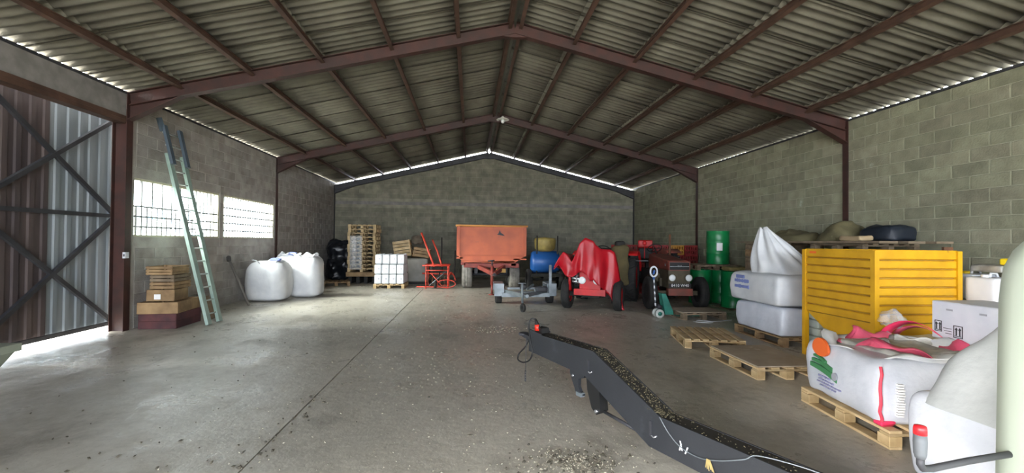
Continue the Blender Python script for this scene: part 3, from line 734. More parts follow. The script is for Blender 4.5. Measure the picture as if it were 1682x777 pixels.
# ------------------------------------------------------------------ white cans on a board right of the bin
for i in range(6):
    pallet('pallet', ['bottom', 'second', 'third', 'fourth', 'fifth', 'top'][i]+' pallet of the stack carrying white cans right of the yellow bin', 'pallet', 1.2, 1.0, 6, wood_old, (6.55, 4.75, i*.145), 0, 'pallets under the white cans', joined=True)
t = MB(); t.box((6.55, 4.75, .885), (1.26, 1.06, .025)); tag(t.build('grey_board', mat('grey_board', '6f6e66', .7)), 'thin grey board under the white cans by the right wall', 'board')
def can(loc, label, w=.30, d=.24, h=.30, cap=None, lab=None, rz=0):
    r = thing('white_can', label, 'can', loc, rz, 'white plastic cans right of the bin')
    t = MB(); t.soft((0, 0, 0), (w, d, h), 8, 8, .02, .003, 3, 1); t.build('body', white_p, r)
    t = MB(); t.lathe([(.035, h-.01), (.035, h+.03), (0, h+.03)], 14, (-w*.25, 0, 0)); t.build('cap', cap or white_p, r)
    t = MB(); t.tube([(0-w*.05, 0, h-.01), (0, 0, h+.045), (w*.25, 0, h+.045), (w*.33, 0, h-.01)], .014, 8); t.build('handle', white_p, r)
    if lab:
        t = MB(); t.box((0, -d/2-.004, h*.42), (w*.7, .006, h*.25)); t.build('label_patch', lab, r)
    return r
can((6.12, 4.72, .90), 'white can nearest the yellow bin, without label', .34, .30, .30, rz=.1)
can((6.52, 4.62, .90), 'white can with a blue label on the grey board', .36, .30, .28, lab=blue_p, rz=.05)
can((6.92, 4.75, .90), 'white can on the grey board close to the right wall', .34, .30, .30)
can((6.33, 5.08, .90), 'white can in the back row, showing its yellow lid', .36, .3, .32, cap=yellow_p)
t = MB(); t.soft((6.28, 4.72, 1.262), (.5, .34, .08), 10, 3, .02, .02, 5, 3); w_ = t.build('folded_sack', grey_liner); tag(w_, 'folded grey sack lying on top of the white cans', 'sack')
t = MB(); t.box((6.30, 4.62, 1.385), (.24, .16, .075), .2, 0, .015); tag(t.build('yellow_box', yellow_p), 'small bright yellow box on the folded sack', 'box')
t = MB(); t.box((6.76, 4.72, 1.315), (.36, .3, .10), -.1, 0, .02); o = t.build('white_tray', white_p); tag(o, 'white tray with yellow edge on top of the white cans', 'tray')
t = MB(); t.box((6.76, 4.72, 1.373), (.3, .1, .015), -.1); t.build('yellow_edge', yellow_p, o)
# ------------------------------------------------------------------ platform with tarpaulin along right wall
for yy, nm in ((7.1, 'near'), (9.05, 'far')):
    for i in range(11):
        pallet('pallet', '%s pallet in the %s stack carrying the long boards by the right wall' % (['bottom', 'second', 'third', 'fourth', 'fifth', 'sixth', 'seventh', 'eighth', 'ninth', 'tenth', 'top'][i], nm), 'pallet', 1.0, 1.1, 6, wood_orange if i == 9 else wood_old, (6.72, yy, i*.1445), 0, 'pallet stacks along the right wall', joined=i < 8)
for i, (x, w_) in enumerate(((6.28, .30), (6.60, .28), (6.90, .28))):
    t = MB(); t.box((x, 8.0-.12*i, 1.612), (w_, 3.7, .035), R(.6*(i-1))); tag(t.build('long_board', wood_old), ['long grey board at the aisle edge of the pallet stacks', 'long board in the middle on the pallet stacks', 'long board nearest the wall on the pallet stacks'][i], 'board')
def heap(c, rx, ry, h, amp, seed, m, n=40, k=14, pk=None):
    def fn(u, v):
        a = 2*pi*u; r = 1-v; x = rx*cos(a)*r; y = ry*sin(a)*r; d = v
        z = h*(1-r**2.2)*(1+.35*noise.noise(Vector((x*2+seed, y*2, seed))))
        q = noise.noise_vector(Vector((x*5+seed, y*5, z*5)))*amp
        z += abs(q.z)*1.2*(v > .03)
        return (c[0]+x+q.x*(v > 0), c[1]+y+q.y, c[2]+max(z, 0))
    t = MB(); t.grid(fn, n, k, wrap=True); return t
heap((6.66, 8.75, 1.631), .45, .85, .22, .07, 1, olive).build('x', olive); o = bpy.data.objects['x']; o.name = 'olive_tarpaulin'; tag(o, 'crumpled olive tarpaulin heaped on the long boards by the right wall', 'tarpaulin')
heap((6.74, 7.50, 1.631), .44, .36, .36, .06, 4, olive).build('x', olive); o = bpy.data.objects['x']; o.name = 'olive_net'; tag(o, 'bunched darker olive cloth at the high end beside the navy sack', 'tarpaulin')
t = MB(); t.soft((6.86, 6.75, 1.631), (.52, .62, .26), 12, 2.3, .02, .04, 4, 6, r=.12); tag(t.build('navy_sack', navy), 'dark navy sack on the long boards behind the yellow bin', 'sack')
t = MB(); t.soft((6.38, 6.85, 1.631), (.26, .42, .09), 10, 2.3, .02, .02, 4, 2); tag(t.build('sand_cloth', sand_c), 'folded sand coloured cloth in front of the olive cloth', 'cloth')
# ------------------------------------------------------------------ mint machine at the right edge
mm_ = thing('sprayer_machine', 'mint painted machine hood at the right edge with a red tipped lever', 'machine', (2.5, 1.05, 0))
def prof_box(x0, x1, y0, y1, z0, z1, r, m_):
    t = MB(); P = [(y0, z0), (y1, z0), (y1, z1-r)]+[(y1-r+r*cos(a), z1-r+r*sin(a)) for a in [pi/2*i/8 for i in range(1, 9)]]+[(y0, z1)]
    t.prism(P, x0, x1, 'X'); return t
t = MB(); 
def hull(u, v):
    a = 2*pi*u; p = 5; L = (abs(cos(a))**p+abs(sin(a))**p)**(-1/p)
    zz = .35+1.32*v; k = 1.0+.03*(1-v) if v < .8 else 1.0*(1-((v-.8)/.2)**2.4*.22)
    return (2.50+.565*cos(a)*L*k, 1.03+.56*sin(a)*L*k, zz)
t.grid(hull, 48, 22, wrap=True); k = len(t.v); t.add([(2.50, 1.03, 1.69)], []); t.f += [(k-48+i, k-48+(i+1) % 48, k) for i in range(48)]; t.m += [0]*48; t.sm += [True]*48
t.build('hood', mint, mm_, True)
t = MB(); t.span((2.10, .55, .22), (3.05, 1.45, .36)); t.build('chassis', dark_steel, mm_, True)
for x in (2.15, 3.0):
    for y in (.6, 1.4): t = MB(); t.span((x-.05, y-.05, 0), (x+.05, y+.05, .23)); t.build('foot', dark_steel, mm_, True)
t = MB(); t.tube([(1.515, 1.375, .845), (1.515, 1.375, .825), (1.53, 1.38, .807), (1.57, 1.39, .80), (1.75, 1.42, .805), (2.04, 1.46, .81)], .0115, 10); t.build('lever_rod', dark_steel, mm_, True)
t = MB(); t.lathe([(.014, .845), (.018, .86), (.0195, .90), (.0185, .925)], 18, (1.515, 1.375, 0)); g1 = t.build('lever_grip', grip_grey, mm_, True); g1['label'] = 'grey lever grip'
t = MB(); t.lathe([(.019, .925), (.0185, .945), (.0165, .953), (0, .955)], 18, (1.515, 1.375, 0)); t.build('lever_tip', grip_red, mm_, True)['label'] = 'red lever tip'
# ------------------------------------------------------------------ dark drawbar in the foreground
A0 = Vector((.62, 4.63, 0)); dirb = Vector((.4209, -.9071, 0)); perp = Vector((.9071, .4209, 0)); BW = .16
def bp(t, o, z):  # t along the beam, o across (0 = left face), z height
    p = A0+dirb*t+perp*o; return (p.x, p.y, z)
db = thing('implement_drawbar', 'long anthracite gooseneck drawbar littered with seed in the foreground', 'drawbar', bp(1.5, .08, 0), 0)
T1, T2, T3 = 1.005, 1.73, 3.0
top = [(0, .625), (T1, .640), (T2, .330), (T3, .335)]; bot = [(0, .425), (T1-.10, .400), (T2-.10, .085), (T3, .085)]
def beam_side(o0, o1, m_, nm, tl, bl, inset=0):
    t = MB(); P = tl+bl[::-1]; n = len(P)
    t.add([bp(a, o0, z) for a, z in P]+[bp(a, o1, z) for a, z in P], [tuple(range(n)), tuple(range(2*n-1, n-1, -1))]+[(i, n+i, n+(i+1) % n, (i+1) % n) for i in range(n)])
    return t.build(nm, m_, db, True)
beam_side(0, .012, beam_m, 'side_plate', top, bot); beam_side(BW-.012, BW, beam_m, 'side_plate', top, bot)
for nm, L in (('top_plate', [(a, z-.004) for a, z in top]), ('bottom_plate', [(a, z+.012) for a, z in bot])):
    t = MB()
    for i in range(3):
        (a, z), (b_, w) = L[i], L[i+1]
        t.add([bp(a, .012, z), bp(b_, .012, w), bp(b_, BW-.012, w), bp(a, BW-.012, z), bp(a, .012, z-.01), bp(b_, .012, w-.01), bp(b_, BW-.012, w-.01), bp(a, BW-.012, z-.01)], [(0, 1, 2, 3), (7, 6, 5, 4), (0, 4, 5, 1), (2, 6, 7, 3)])
    t.build(nm, beam_top if nm == 'top_plate' else beam_m, db, True)
t = MB(); t.add([bp(0, 0, .425), bp(0, BW, .425), bp(0, BW, .625), bp(0, 0, .625)], [(0, 1, 2, 3)]); t.build('end_plate', beam_m, db, True, solid=.012)
# small upright cover lips along the front and coupling head
for a0, a1, o, h in ((.0, .22, .0, .03), (.0, .16, BW-.012, .05)):
    t = MB(); P = [bp(a0, o, .622), bp(a1, o, .624), bp(a1, o, .628+h*.3), bp(a0, o, .625+h)]
    Q = [tuple(Vector(p)+perp*.012) for p in P]; t.add(P+Q, [(0, 1, 2, 3), (7, 6, 5, 4)]+[(i, 4+i, 4+(i+1) % 4, (i+1) % 4) for i in range(4)]); t.build('head_lip', beam_m, db, True)
t = MB(); yb = bp(.13, BW/2, .66); t.box(yb, (.10, .09, .05), math.atan2(dirb.y, dirb.x)); t.build('socket_block', black_m, db, True)
t = MB()
E0 = Vector(bp(-.0, BW/2, .50)); E1 = Vector(bp(-.17, BW/2+.02, .53)); t.bar(E0, E1, .05, .055); t.bar(E1, E1+Vector((-.0387, .075, .012)), .055, .04)
c = Vector(bp(-.27, BW/2+.02, .545)); t.tube([c+Vector((.042*cos(a), .042*sin(a), 0)) for a in [2*pi*i/18 for i in range(18)]], .017, 8, closed=True); t.build('tow_eye', dark_steel, db, True)
for tt in (.92, 1.62):   # raised welded straps at the bends
    zc = .50 if tt < 1 else .22
    t = MB(); cc = bp(tt+.03, -.004, zc); t.box(cc, (.02, .008, .10 if tt < 1 else .11), math.atan2(dirb.y, dirb.x)); t.build('weld_strap', dark_steel, db, True)
    t = MB(); cc = bp(tt+.075, -.004, zc-.05); t.tube([bp(tt+.035, -.005, zc-.045), bp(tt+.06, -.005, zc-.052), bp(tt+.085, -.005, zc-.035)], .006, 6); t.build('edge_clip', chrome, db, True)
t = MB(); P = [(.64, .41), (.86, .41), (.84, .36), (.77, .335), (.765, .27), (.79, .23), (.83, .21), (.82, .185), (.74, .19), (.69, .27), (.64, .36)]; n = len(P)
for o in (.04,):
    t.add([bp(a, o, z) for a, z in P]+[bp(a, o+.03, z) for a, z in P], [tuple(range(n)), tuple(range(2*n-1, n-1, -1))]+[(i, n+i, n+(i+1) % n, (i+1) % n) for i in range(n)])
hk = t.build('hook_bracket', beam_m, db, True)
t = MB(); t.box(bp(.79, .045, .205), (.07, .045, .035), math.atan2(dirb.y, dirb.x)); put(t.build('white_pad', galv), hk, True)
t = MB(); t.tube([bp(.685, .036, .345), bp(.685, .075, .345)], .012, 10); put(t.build('bolt', chrome), hk, True)
t = MB(); P = [(.885, .40), (1.05, .36), (1.07, .14), (1.02, .10), (.96, .14), (.90, .28)]; n = len(P)
t.add([bp(a, .03, z) for a, z in P]+[bp(a, .12, z) for a, z in P], [tuple(range(n)), tuple(range(2*n-1, n-1, -1))]+[(i, n+i, n+(i+1) % n, (i+1) % n) for i in range(n)]); t.build('strut_lug', black_m, db, True)
t = MB(); t.tube([bp(1.06, .075, .135), bp(1.45, .075, .115)], .014, 8); t.build('strut_rod', dark_steel, db, True)
t = MB(); t.tube([bp(1.04, .03, .14), bp(1.04, .005, .14)], .014, 8); t.build('bolt', chrome, db, True)
t = MB(); t.box(bp(2.93, .08, .043), (.16, .2, .085), math.atan2(dirb.y, dirb.x)); t.build('rear_foot', black_m, db, True)
# plug, cable, chain, hose
t = MB(); pc = bp(.10, .03, .68)
t.tube([bp(.10, .045, .64), bp(.105, .04, .68), bp(.10, .035, .705), bp(.085, .03, .74), bp(.07, .03, .768)], [.026, .027, .024, .017, .010], 12); pl = t.build('plug_cap', black_m, db, True)
t = MB(); t.tube([bp(.102, .035, .655), bp(.10, .03, .715)], [.029, .025], 12); put(t.build('plug_collar', plug_red), pl, True)
def spline(P, k=8):
    P = [Vector(p) for p in P]; out = []
    for i in range(len(P)-1):
        a, b_, c_, d_ = P[max(i-1, 0)], P[i], P[i+1], P[min(i+2, len(P)-1)]
        for j in range(k):
            t_ = j/k; out.append(.5*((2*b_)+(c_-a)*t_+(2*a-5*b_+4*c_-d_)*t_*t_+(3*b_-a-3*c_+d_)*t_**3))
    return out+[P[-1]]
t = MB(); t.tube(spline([bp(.07, .03, .765), bp(.05, -.01, .765), bp(.04, -.03, .70), bp(.10, -.05, .56), bp(.14, -.05, .45), bp(.10, -.06, .36), bp(-.02, -.06, .31), bp(-.14, -.05, .31), bp(-.17, -.02, .36), bp(-.08, .0, .45), bp(-.02, .03, .56), bp(.0, .05, .60)], 7), .0075, 8); t.build('cable', black_m, db, True)
t = MB(); t.tube([bp(-.045, -.005, .56), bp(-.06, -.005, .20)], .0035, 6)
for i in range(4): t.tube([bp(-.06+.012*cos(a), -.005, .19-.028*i+.017*sin(a)) for a in [2*pi*k/10 for k in range(10)]], .0035, 5, closed=True)
t.build('safety_chain', dark_steel, db, True)
t = MB(); t.tube(spline([bp(1.735, -.010, .335), bp(1.82, -.012, .25), bp(1.92, -.012, .195), bp(2.06, -.012, .185), bp(2.2, -.012, .225), bp(2.36, -.010, .30), bp(2.44, .02, .346), bp(2.7, .11, .346), bp(2.95, .17, .30)]), .0035, 6); t.build('cord', galv, db, True)
t = MB()
for i in range(6): t.tube([bp(2.12+.004*i, -.016, .205), bp(2.115+.012*i, -.02, .15-.006*(i % 3))], .003, 4)
t.build('straw_tuft', mat('straw', 'b39c62', .8), db, True)
# white paint mark near lower bend
t = MB()
for k, (a, z, l, an) in enumerate(((1.90, .19, .05, .3), (1.92, .20, .06, -.4), (1.945, .185, .05, .5))): t.add([bp(a-.004, -.0015, z-l/2), bp(a+.006, -.0015, z-l/2), bp(a+.006+an*.04, -.0015, z+l/2), bp(a-.004+an*.04, -.0015, z+l/2)], [(0, 1, 2, 3)])
t.build('white_scuff', MATS['white_print'], db, True, solid=.001)
rnd = random.Random(11)
def chips(t, p, s, rnd):
    a = rnd.uniform(0, 6.28); e = Euler((rnd.uniform(-.6, .6), rnd.uniform(-.6, .6), a)); M = e.to_matrix(); x, y, z = s*rnd.uniform(.6, 1.3), s*rnd.uniform(.4, .9), s*rnd.uniform(.25, .6)
    vs = [(x, 0, 0), (0, y, 0), (-x, 0, 0), (0, -y, 0), (0, 0, z), (0, 0, -z)]
    t.add([Vector(p)+M @ Vector(v) for v in vs], [(0, 1, 4), (1, 2, 4), (2, 3, 4), (3, 0, 4), (1, 0, 5), (2, 1, 5), (3, 2, 5), (0, 3, 5)])
t = MB()
for i in range(700):
    a = rnd.choice((rnd.uniform(.95, T2), rnd.uniform(T1, T2+.1), rnd.uniform(.2, 3.2))); o = rnd.uniform(.015, BW-.015)
    z = top[0][1]+(top[1][1]-top[0][1])*a/T1 if a < T1 else (top[1][1]+(top[2][1]-top[1][1])*(a-T1)/(T2-T1) if a < T2 else .331)
    chips(t, bp(a, o, z+.002), rnd.uniform(.004, .009), rnd)
for i in range(160):
    a = T2-.05+rnd.gauss(0, .05); chips(t, bp(a, rnd.uniform(.0, .07), .345+rnd.uniform(0, .012)), rnd.uniform(.005, .01), rnd)
o = t.build('loose_seed', grain_s, db, True); o['kind'] = 'stuff'
# ------------------------------------------------------------------ loose grain and husks on the floor
t = MB()
for i in range(520):
    x, y = rnd.uniform(-2.5, 2.2), 3.0+3.5*rnd.random()**1.6
    if rnd.random() < .35: x = rnd.gauss(.3, .8)
    chips(t, (x, y, .004), rnd.uniform(.004, .011), rnd)
for i in range(420): chips(t, (rnd.gauss(.72, .17), rnd.gauss(3.1, .11), rnd.uniform(.004, .02)), rnd.uniform(.005, .012), rnd)
for i in range(120): chips(t, (rnd.gauss(.5, .28), rnd.gauss(7.9, .18), .006), rnd.uniform(.012, .022), rnd)
for i in range(300): chips(t, (rnd.uniform(-4.2, 4.2), rnd.uniform(6, 13), .004), rnd.uniform(.006, .016), rnd)
o = t.build('spilled_grain', grain); o['kind'] = 'stuff'; tag(o, 'pale spilled grain scattered over the concrete floor', 'grain')
t = MB()
for i in range(40): chips(t, (rnd.gauss(-1.52, .09), rnd.uniform(3.2, 4.7), .006), rnd.uniform(.010, .024), rnd)
for i in range(120): chips(t, (rnd.gauss(.75, .25), rnd.gauss(3.12, .13), .008), rnd.uniform(.010, .022), rnd)
for i in range(14): chips(t, (rnd.gauss(-2.3, .3), rnd.gauss(3.3, .2), .006), rnd.uniform(.010, .025), rnd)
for i in range(120): chips(t, (rnd.uniform(-4.5, 2), rnd.uniform(3, 9), .004), rnd.uniform(.008, .02), rnd)
o = t.build('dark_husks', grain_d); o['kind'] = 'stuff'; tag(o, 'dark husks and leaf crumbs lying along the floor joint', 'debris')
# ------------------------------------------------------------------ hopper corner at the left edge
hp = thing('metal_hopper', 'grey green tapered metal hopper cut off by the left frame edge', 'hopper', (-3.68, 2.85, 0))
def frust(t, c, z0, z1, h0, h1, mi=0):
    vs = [(c[0]+sx*h0[0], c[1]+sy*h0[1], z0) for sx, sy in ((-1, -1), (1, -1), (1, 1), (-1, 1))]+[(c[0]+sx*h1[0], c[1]+sy*h1[1], z1) for sx, sy in ((-1, -1), (1, -1), (1, 1), (-1, 1))]
    t.add(vs, [(3, 2, 1, 0), (4, 5, 6, 7)]+[(i, (i+1) % 4, 4+(i+1) % 4, 4+i) for i in range(4)], mi)
t = MB(); frust(t, (-3.64, 2.85), .22, .80, (.27, .22), (.62, .43)); t.build('hopper_body', mint_d, hp, True)
t = MB(); t.span((-4.28, 2.40, .80), (-3.00, 3.30, .85)); t.build('rim', mint_d, hp, True)
for x in (-4.03, -3.33):
    for y in (2.6, 3.1): t = MB(); t.bar((x, y, 0), (x+(.12 if x < -3.6 else -.12), y, .50), .05, .05); t.build('leg', dark_steel, hp, True)
# ------------------------------------------------------------------ ladder
ld = thing('ladder', 'long pale green aluminium ladder leaning on the block wall by the window', 'ladder', (-4.75, 8.8, 0))
def lp(y, s): # s 0..1 up the ladder
    return Vector((-4.75-1.02*s, y, .0+3.66*s))
for y0, y1 in ((8.64, 8.86), (8.99, 9.30)):
    t = MB(); t.bar(lp(y0, 0), lp(y0+(y1-y0)*.86, .86), .055, .11, up=(0, 1, 0)); t.build('rail', alu_green, ld, True)
    t = MB(); t.bar(lp(y0+(y1-y0)*.80, .80)+Vector((.05, 0, .02)), lp(y1, 1.0)+Vector((.05, 0, .02)), .05, .09, up=(0, 1, 0)); t.build('upper_rail', alu_dark, ld, True)['label'] = 'dark upper ladder section'
t = MB(); t.bar(lp(8.84, .96)+Vector((0, 0, .05)), lp(8.80, 1.0)+Vector((.01, -.03, .14)), .06, .07); t.build('wall_hook', alu_dark, ld, True)
for i in range(15):
    s = .05+.25*i/3.8
    a = lp(8.64+.22*s, s); b_ = lp(8.99+.31*s, s); t = MB(); t.tube([a, b_], .014, 8); t.build('rung', rung_m, ld, True)
# pole leaning
t = MB(); t.tube([(-5.20, 11.08, .01), (-5.74, 11.22, 1.08)], .03, 8); pb = t.build('iron_pole', mat('pole_grey', '6b6660', .7)); tag(pb, 'grey iron pole leaning on the left wall before the white bags', 'pole')
t = MB(); t.tube([(-5.74, 11.22, 1.06), (-5.70, 11.12, 1.14)], .05, 8); t.build('pole_head', mat('pole_head', '45423f', .8), pb)
# switch box on the left column
t = MB(); t.span((XL+.045, 7.98, 1.23), (XL+.09, 8.06, 1.33)); o = t.build('switch_box', white_p); tag(o, 'small white switch box on the left red column', 'switch')
t = MB(); t.span((XL+.06, 7.972, 1.26), (XL+.08, 7.982, 1.30)); t.build('switch_rocker', grip_grey, o)
# ------------------------------------------------------------------ crates by the left wall
def crate(name, label, loc, w, d, h, n, m, rz=0., rx=0., group='wooden crates by the left wall', solid=False, bottom=True):
    """slatted box: w along y (seen long side), d along x"""
    r = thing(name, label, 'crate', loc, rz, group)
    if rx: r.rotation_euler = (rx, 0, rz)
    sh = h/n
    for s in (-1, 1):
        for i in range(n):
            z = sh*i+sh/2
            t = MB(); t.box((s*(d/2-.006), 0, z), (.012, w, sh*(.985 if solid else .80)), None, 0, .003); t.build('slat', m, r)
            t = MB(); t.box((0, s*(w/2-.006), z), (d-.024, .012, sh*(.985 if solid else .80)), None, 0, .003); t.build('slat', m, r)
        for q in (-1, 1):
            t = MB(); t.box((s*(d/2-.03), q*(w/2-.03), h/2), (.035, .035, h)); t.build('corner_post', m, r)
    t = MB(); t.box((0, 0, .012), (d-.03, w-.03, .014)); t.build('bottom', m, r)
    return r
cy = 8.62
crate('wooden_crate', 'dark red wooden crate at the bottom of the left wall stack', (-5.40, cy+.02, 0), .78, .60, .26, 2, wood_purple, .05, solid=True)
crate('wooden_crate', 'wide light wooden crate second from the floor', (-5.41, cy, .262), .80, .62, .20, 1, wood_orange, .12, solid=True)
crate('wooden_crate', 'small wooden box with a white label in the left stack', (-5.43, cy-.03, .464), .46, .44, .20, 1, wood_orange, .1, solid=True)
t = MB(); t.box((-5.44, 8.335, .545), (.10, .008, .09), .1); tag(t.build('paper_label', MATS['white_print']), 'white paper label on the small wooden box', 'label')
crate('wooden_crate', 'slatted crate third from the top of the left stack', (-5.45, cy+.08, .666), .52, .40, .125, 2, wood_orange, .05)
crate('wooden_crate', 'slatted crate second from the top of the left stack', (-5.45, cy+.08, .793), .50, .40, .125, 2, wood_old, .02)
crate('wooden_crate', 'slatted crate topmost on the left wall stack', (-5.48, cy+.05, .92), .56, .42, .155, 3, wood_orange, .08)
t = MB(); t.bar((-4.98, 9.17, .01), (-5.12, 9.14, .45), .02, .26, up=(0, 1, .2)); tag(t.build('loose_board', wood_old), 'weathered board leaning upright against the crate stack', 'board')
t = MB(); t.bar((-5.44, 9.30, .01), (-5.72, 9.34, .42), .18, .02, up=(0, 1, .2)); tag(t.build('loose_board', wood_old), 'board leaning on the left wall behind the ladder', 'board')
# ------------------------------------------------------------------ three white bags by the left wall
def big_bag(label, c, d, h, seed, flat):
    r = thing('bulk_bag', label, 'bag', c, 0, 'white bulk bags by the left wall')
    b_ = MB(); b_.soft((c[0], c[1], 0), (d, d*.96, h), 16, 2.6, .09, .03, 2.2, seed, r=.30*d, rb=.12); b_.build('sack', bag_w, r, True)
    cr_ = crown((c[0], c[1]), d*.30, d*.28, h-.06, .10 if flat else .14, .35, seed); cr_.build('gathered_top', bag_w if flat else bag_w, r, True, solid=.004)
    return r
g1 = big_bag('round white bulk bag with a dark tied neck, nearest the leaning pole', (-5.16, 12.05, 0), .90, 1.02, 3, True)
g2 = big_bag('white bulk bag squeezed in behind the other two', (-5.25, 13.55, 0), .74, 1.12, 6, False)
g3 = big_bag('straight sided white bulk bag with an open top, farthest right of three', (-4.52, 12.85, 0), .76, 1.13, 9, False)
for g_, c in ((g1, (-4.95, 11.9, 1.02)), (g2, (-5.12, 13.4, 1.13))):
    t = MB(); t.soft(c, (.24, .2, .07), 7, 2.3, .02, .03, 6, 3); t.build('blue_label', MATS['blue_print'], g_, True)
pallet('pallet', 'small broken brown pallet on the floor behind the white bags', 'pallet', .9, .9, 5, wood_orange, (-4.7, 16.2, 0), .3)
# black wrapped heap
b_ = MB(); b_.soft((-5.08, 18.4, 0), (.98, 1.15, 1.55), 34, 3, .0, .15, 2.6, 4, r=.3); tag(b_.build('black_film_heap', black_plastic), 'heap of crumpled black plastic film in the back left corner', 'plastic film')
# ------------------------------------------------------------------ tall stack of pallets / crates wrapped in film at the back
tx, ty = -3.95, 17.2
r = thing('wooden_box', 'wooden box plinth on dark feet under the tall wrapped pallet stack', 'box', (tx, ty, 0))
t = MB(); t.box((0, 0, .33), (1.12, 1.0, .16), None, 0, .01); t.build('base_box', wood_orange, r)
for x in (-.42, -.14, .14, .42):
    t = MB(); t.box((x, 0, .125), (.12, .9, .25)); t.build('foot', dark_m, r)
ordn = ['bottom', 'second', 'third', 'fourth', 'fifth', 'sixth', 'seventh', 'eighth', 'ninth', 'tenth', 'eleventh', 'topmost']
for i in range(12):
    pallet('pallet', ordn[i]+' pallet of the tall film wrapped stack in the back left', 'pallet', 1.0, .9, 6, wood, (tx-.02+.02*sin(i*2), ty, .418+i*.145), R(1.2*sin(i*3.1)), 'pallets in the tall wrapped stack', joined=True)
def fn(u, v):
    a = pi*(1.0+u); x = tx+.40*cos(a)-.14; q = noise.noise_vector(Vector((u*6, v*9, 2)))*.02
    return (tx-.44+.44*u+q.x, ty-.475-abs(q.y)-.01*sin(u*9), .5+1.25*v)
t = MB(); t.grid(fn, 14, 22); tag(t.build('stretch_film', film, solid=.002), 'torn clear stretch film hanging on the tall pallet stack', 'plastic film')
# ------------------------------------------------------------------ white canisters on a pallet
px_, py_ = -2.66, 15.45
pallet('pallet', 'wooden pallet under the block of white canisters', 'pallet', 1.0, 1.0, 6, wood, (px_, py_, 0), 0)
def canister():
    r = thing('white_canister', 'x', 'canister', (0, 0, 0), 0, 'white canisters stacked on the pallet')
    t = MB(); t.box((0, 0, .155), (.224, .224, .31), None, 0, .025); t.build('body', white_p, r)
    t = MB(); t.box((.03, -.119, .17), (.05, .004, .035)); t.build('label_patch', MATS['grey_print'], r)
    t = MB(); t.lathe([(.03, .305), (.03, .325), (0, .325)], 8, (.06, .06, 0)); t.build('cap', white_p, r)
    return r
C0 = canister(); first = True
for L in range(3):
    for j in range(4):
        for i in range(4):
            if L == 2 and j == 3: continue
            loc = (px_-.362+i*.241+(.012 if L == 2 else 0), py_-.362+j*.241+(.03 if L == 2 else 0), .147+L*.328)
            lab = 'white canister, %s layer, %s row, %s from the left on the pallet' % (('bottom', 'middle', 'top')[L], ('front', 'second', 'third', 'rear')[j], ('first', 'second', 'third', 'fourth')[i])
            if first: C0.location = loc; C0['label'] = lab; first = False
            else: dup(C0, loc, None, lab)
# leaning crates on a grey container
t = MB(); t.box((-2.05, 17.0, .5), (1.0, .9, .86), None, 0, .04); cu = t.build('grey_container', mat('grey_container', '8f8d84', .6, '7a786f', 3, bump=.1)); tag(cu, 'pale grey container carrying the tipped wooden crates', 'container')
t = MB(); t.box((-2.05, 17.0, .035), (1.05, .95, .07)); t.build('black_foot', dark_m, cu)
cr1 = crate('wooden_crate', 'upright tipped wooden crate leaning left of the harrow', (-2.62, 16.9, .96), .5, .62, .60, 5, wood, 0, 0, 'tipped crates at the back'); cr1.rotation_euler = (0, R(-9), 0); cr1.location = (-2.46, 16.9, .99)
for k in range(1):
    c2 = crate('wooden_crate', 'lower tipped crate sliding towards the red harrow', (-1.80, 16.9, .95), .5, .60, .34, 3, wood_orange, 0, 0, 'tipped crates at the back'); c2.rotation_euler = (0, R(9), 0); c2.location = (-1.83, 16.9, .98)
t = MB(); t.soft((-1.98, 16.95, 1.45), (.40, .38, .30), 10, 2.4, .03, .08, 4, 2); tag(t.build('brown_sack', mat('brown_sack', '6a5f50', .9, '50473b', 5)), 'brown sack slumped between the tipped crates', 'sack')
# ------------------------------------------------------------------ red harrow
hr = thing('tine_harrow', 'orange red tubular harrow with raised arms beside the orange trailer', 'harrow', (-1.1, 15.1, 0))
def tb(pts, r_=.025, m_=impl_red, nm='tube', par=None): t = MB(); t.tube(pts, r_*.78, 8); return t.build(nm, m_, par or hr, True)
X0, X1, Y0, Y1 = -1.46, -.74, 14.95, 15.7
for x in (X0, X1):
    for y in (Y0, Y1): tb([(x, y, .0), (x, y, .76)], .026, impl_red, 'post')
tb([(X0-.12, Y0, .76), (X1+.06, Y0, .76)], .03, impl_red, 'top_bar'); tb([(X0-.1, Y1, .76), (X1+.05, Y1, .76)], .03, impl_red, 'top_bar')
tb([(X0, Y0, .60), (X1, Y0, .60)], .022, impl_red, 'cross_bar'); tb([(X0-.3, Y0, .06), (X1, Y0, .05)], .024, impl_red, 'cross_bar'); tb([(X0-.2, Y1, .45), (X1+.2, Y1, .42)], .03, impl_red, 'cross_bar')
tb([(-1.2, Y0+.1, .72), (-1.45, 15.3, 1.3), (-1.68, 15.5, 1.85)], .042, impl_red, 'raised_arm'); tb([(-.95, Y0+.2, .72), (-1.12, 15.4, 1.2), (-1.32, 15.6, 1.62)], .036, impl_red, 'raised_arm')
tb([(-1.10, 15.2, .1), (-.98, 15.35, .8), (-.99, 15.5, 1.70)], .028, black_m, 'dark_strut')
tb([(-1.35, Y0, .1), (-.82, Y0+.1, .55)], .02, galv, 'link_rod'); tb([(-1.3, Y0, .5), (-.95, Y0+.05, .1), (-.80, Y0, .12)], .018, impl_red, 'tine')
for k in range(5): tb(spline([(X0+.1+.13*k, Y0+.1, .42), (X0+.06+.13*k, Y0+.16, .25), (X0+.12+.13*k, Y0+.06, .05)], 4), .014, orange_rust, 'tine')
t = MB(); t.tube([(-.79+.30*cos(a), Y0-.02, .16+.13*sin(a)) for a in [2*pi*i/20 for i in range(20)]], .014, 6, closed=True); t.build('ring_guard', impl_red, hr, True)
t = MB(); t.lathe([(.07, -.03), (.12, -.04), (.12, .04), (.07, .03)], 14, (-1.15, Y0, .13), 'X'); t.build('wheel', rubber, hr, True)
t = MB(); t.box((-1.15, Y0+.35, .62), (.4, .3, .2), .3, 0, .03); t.build('gearbox', dark_m, hr, True)
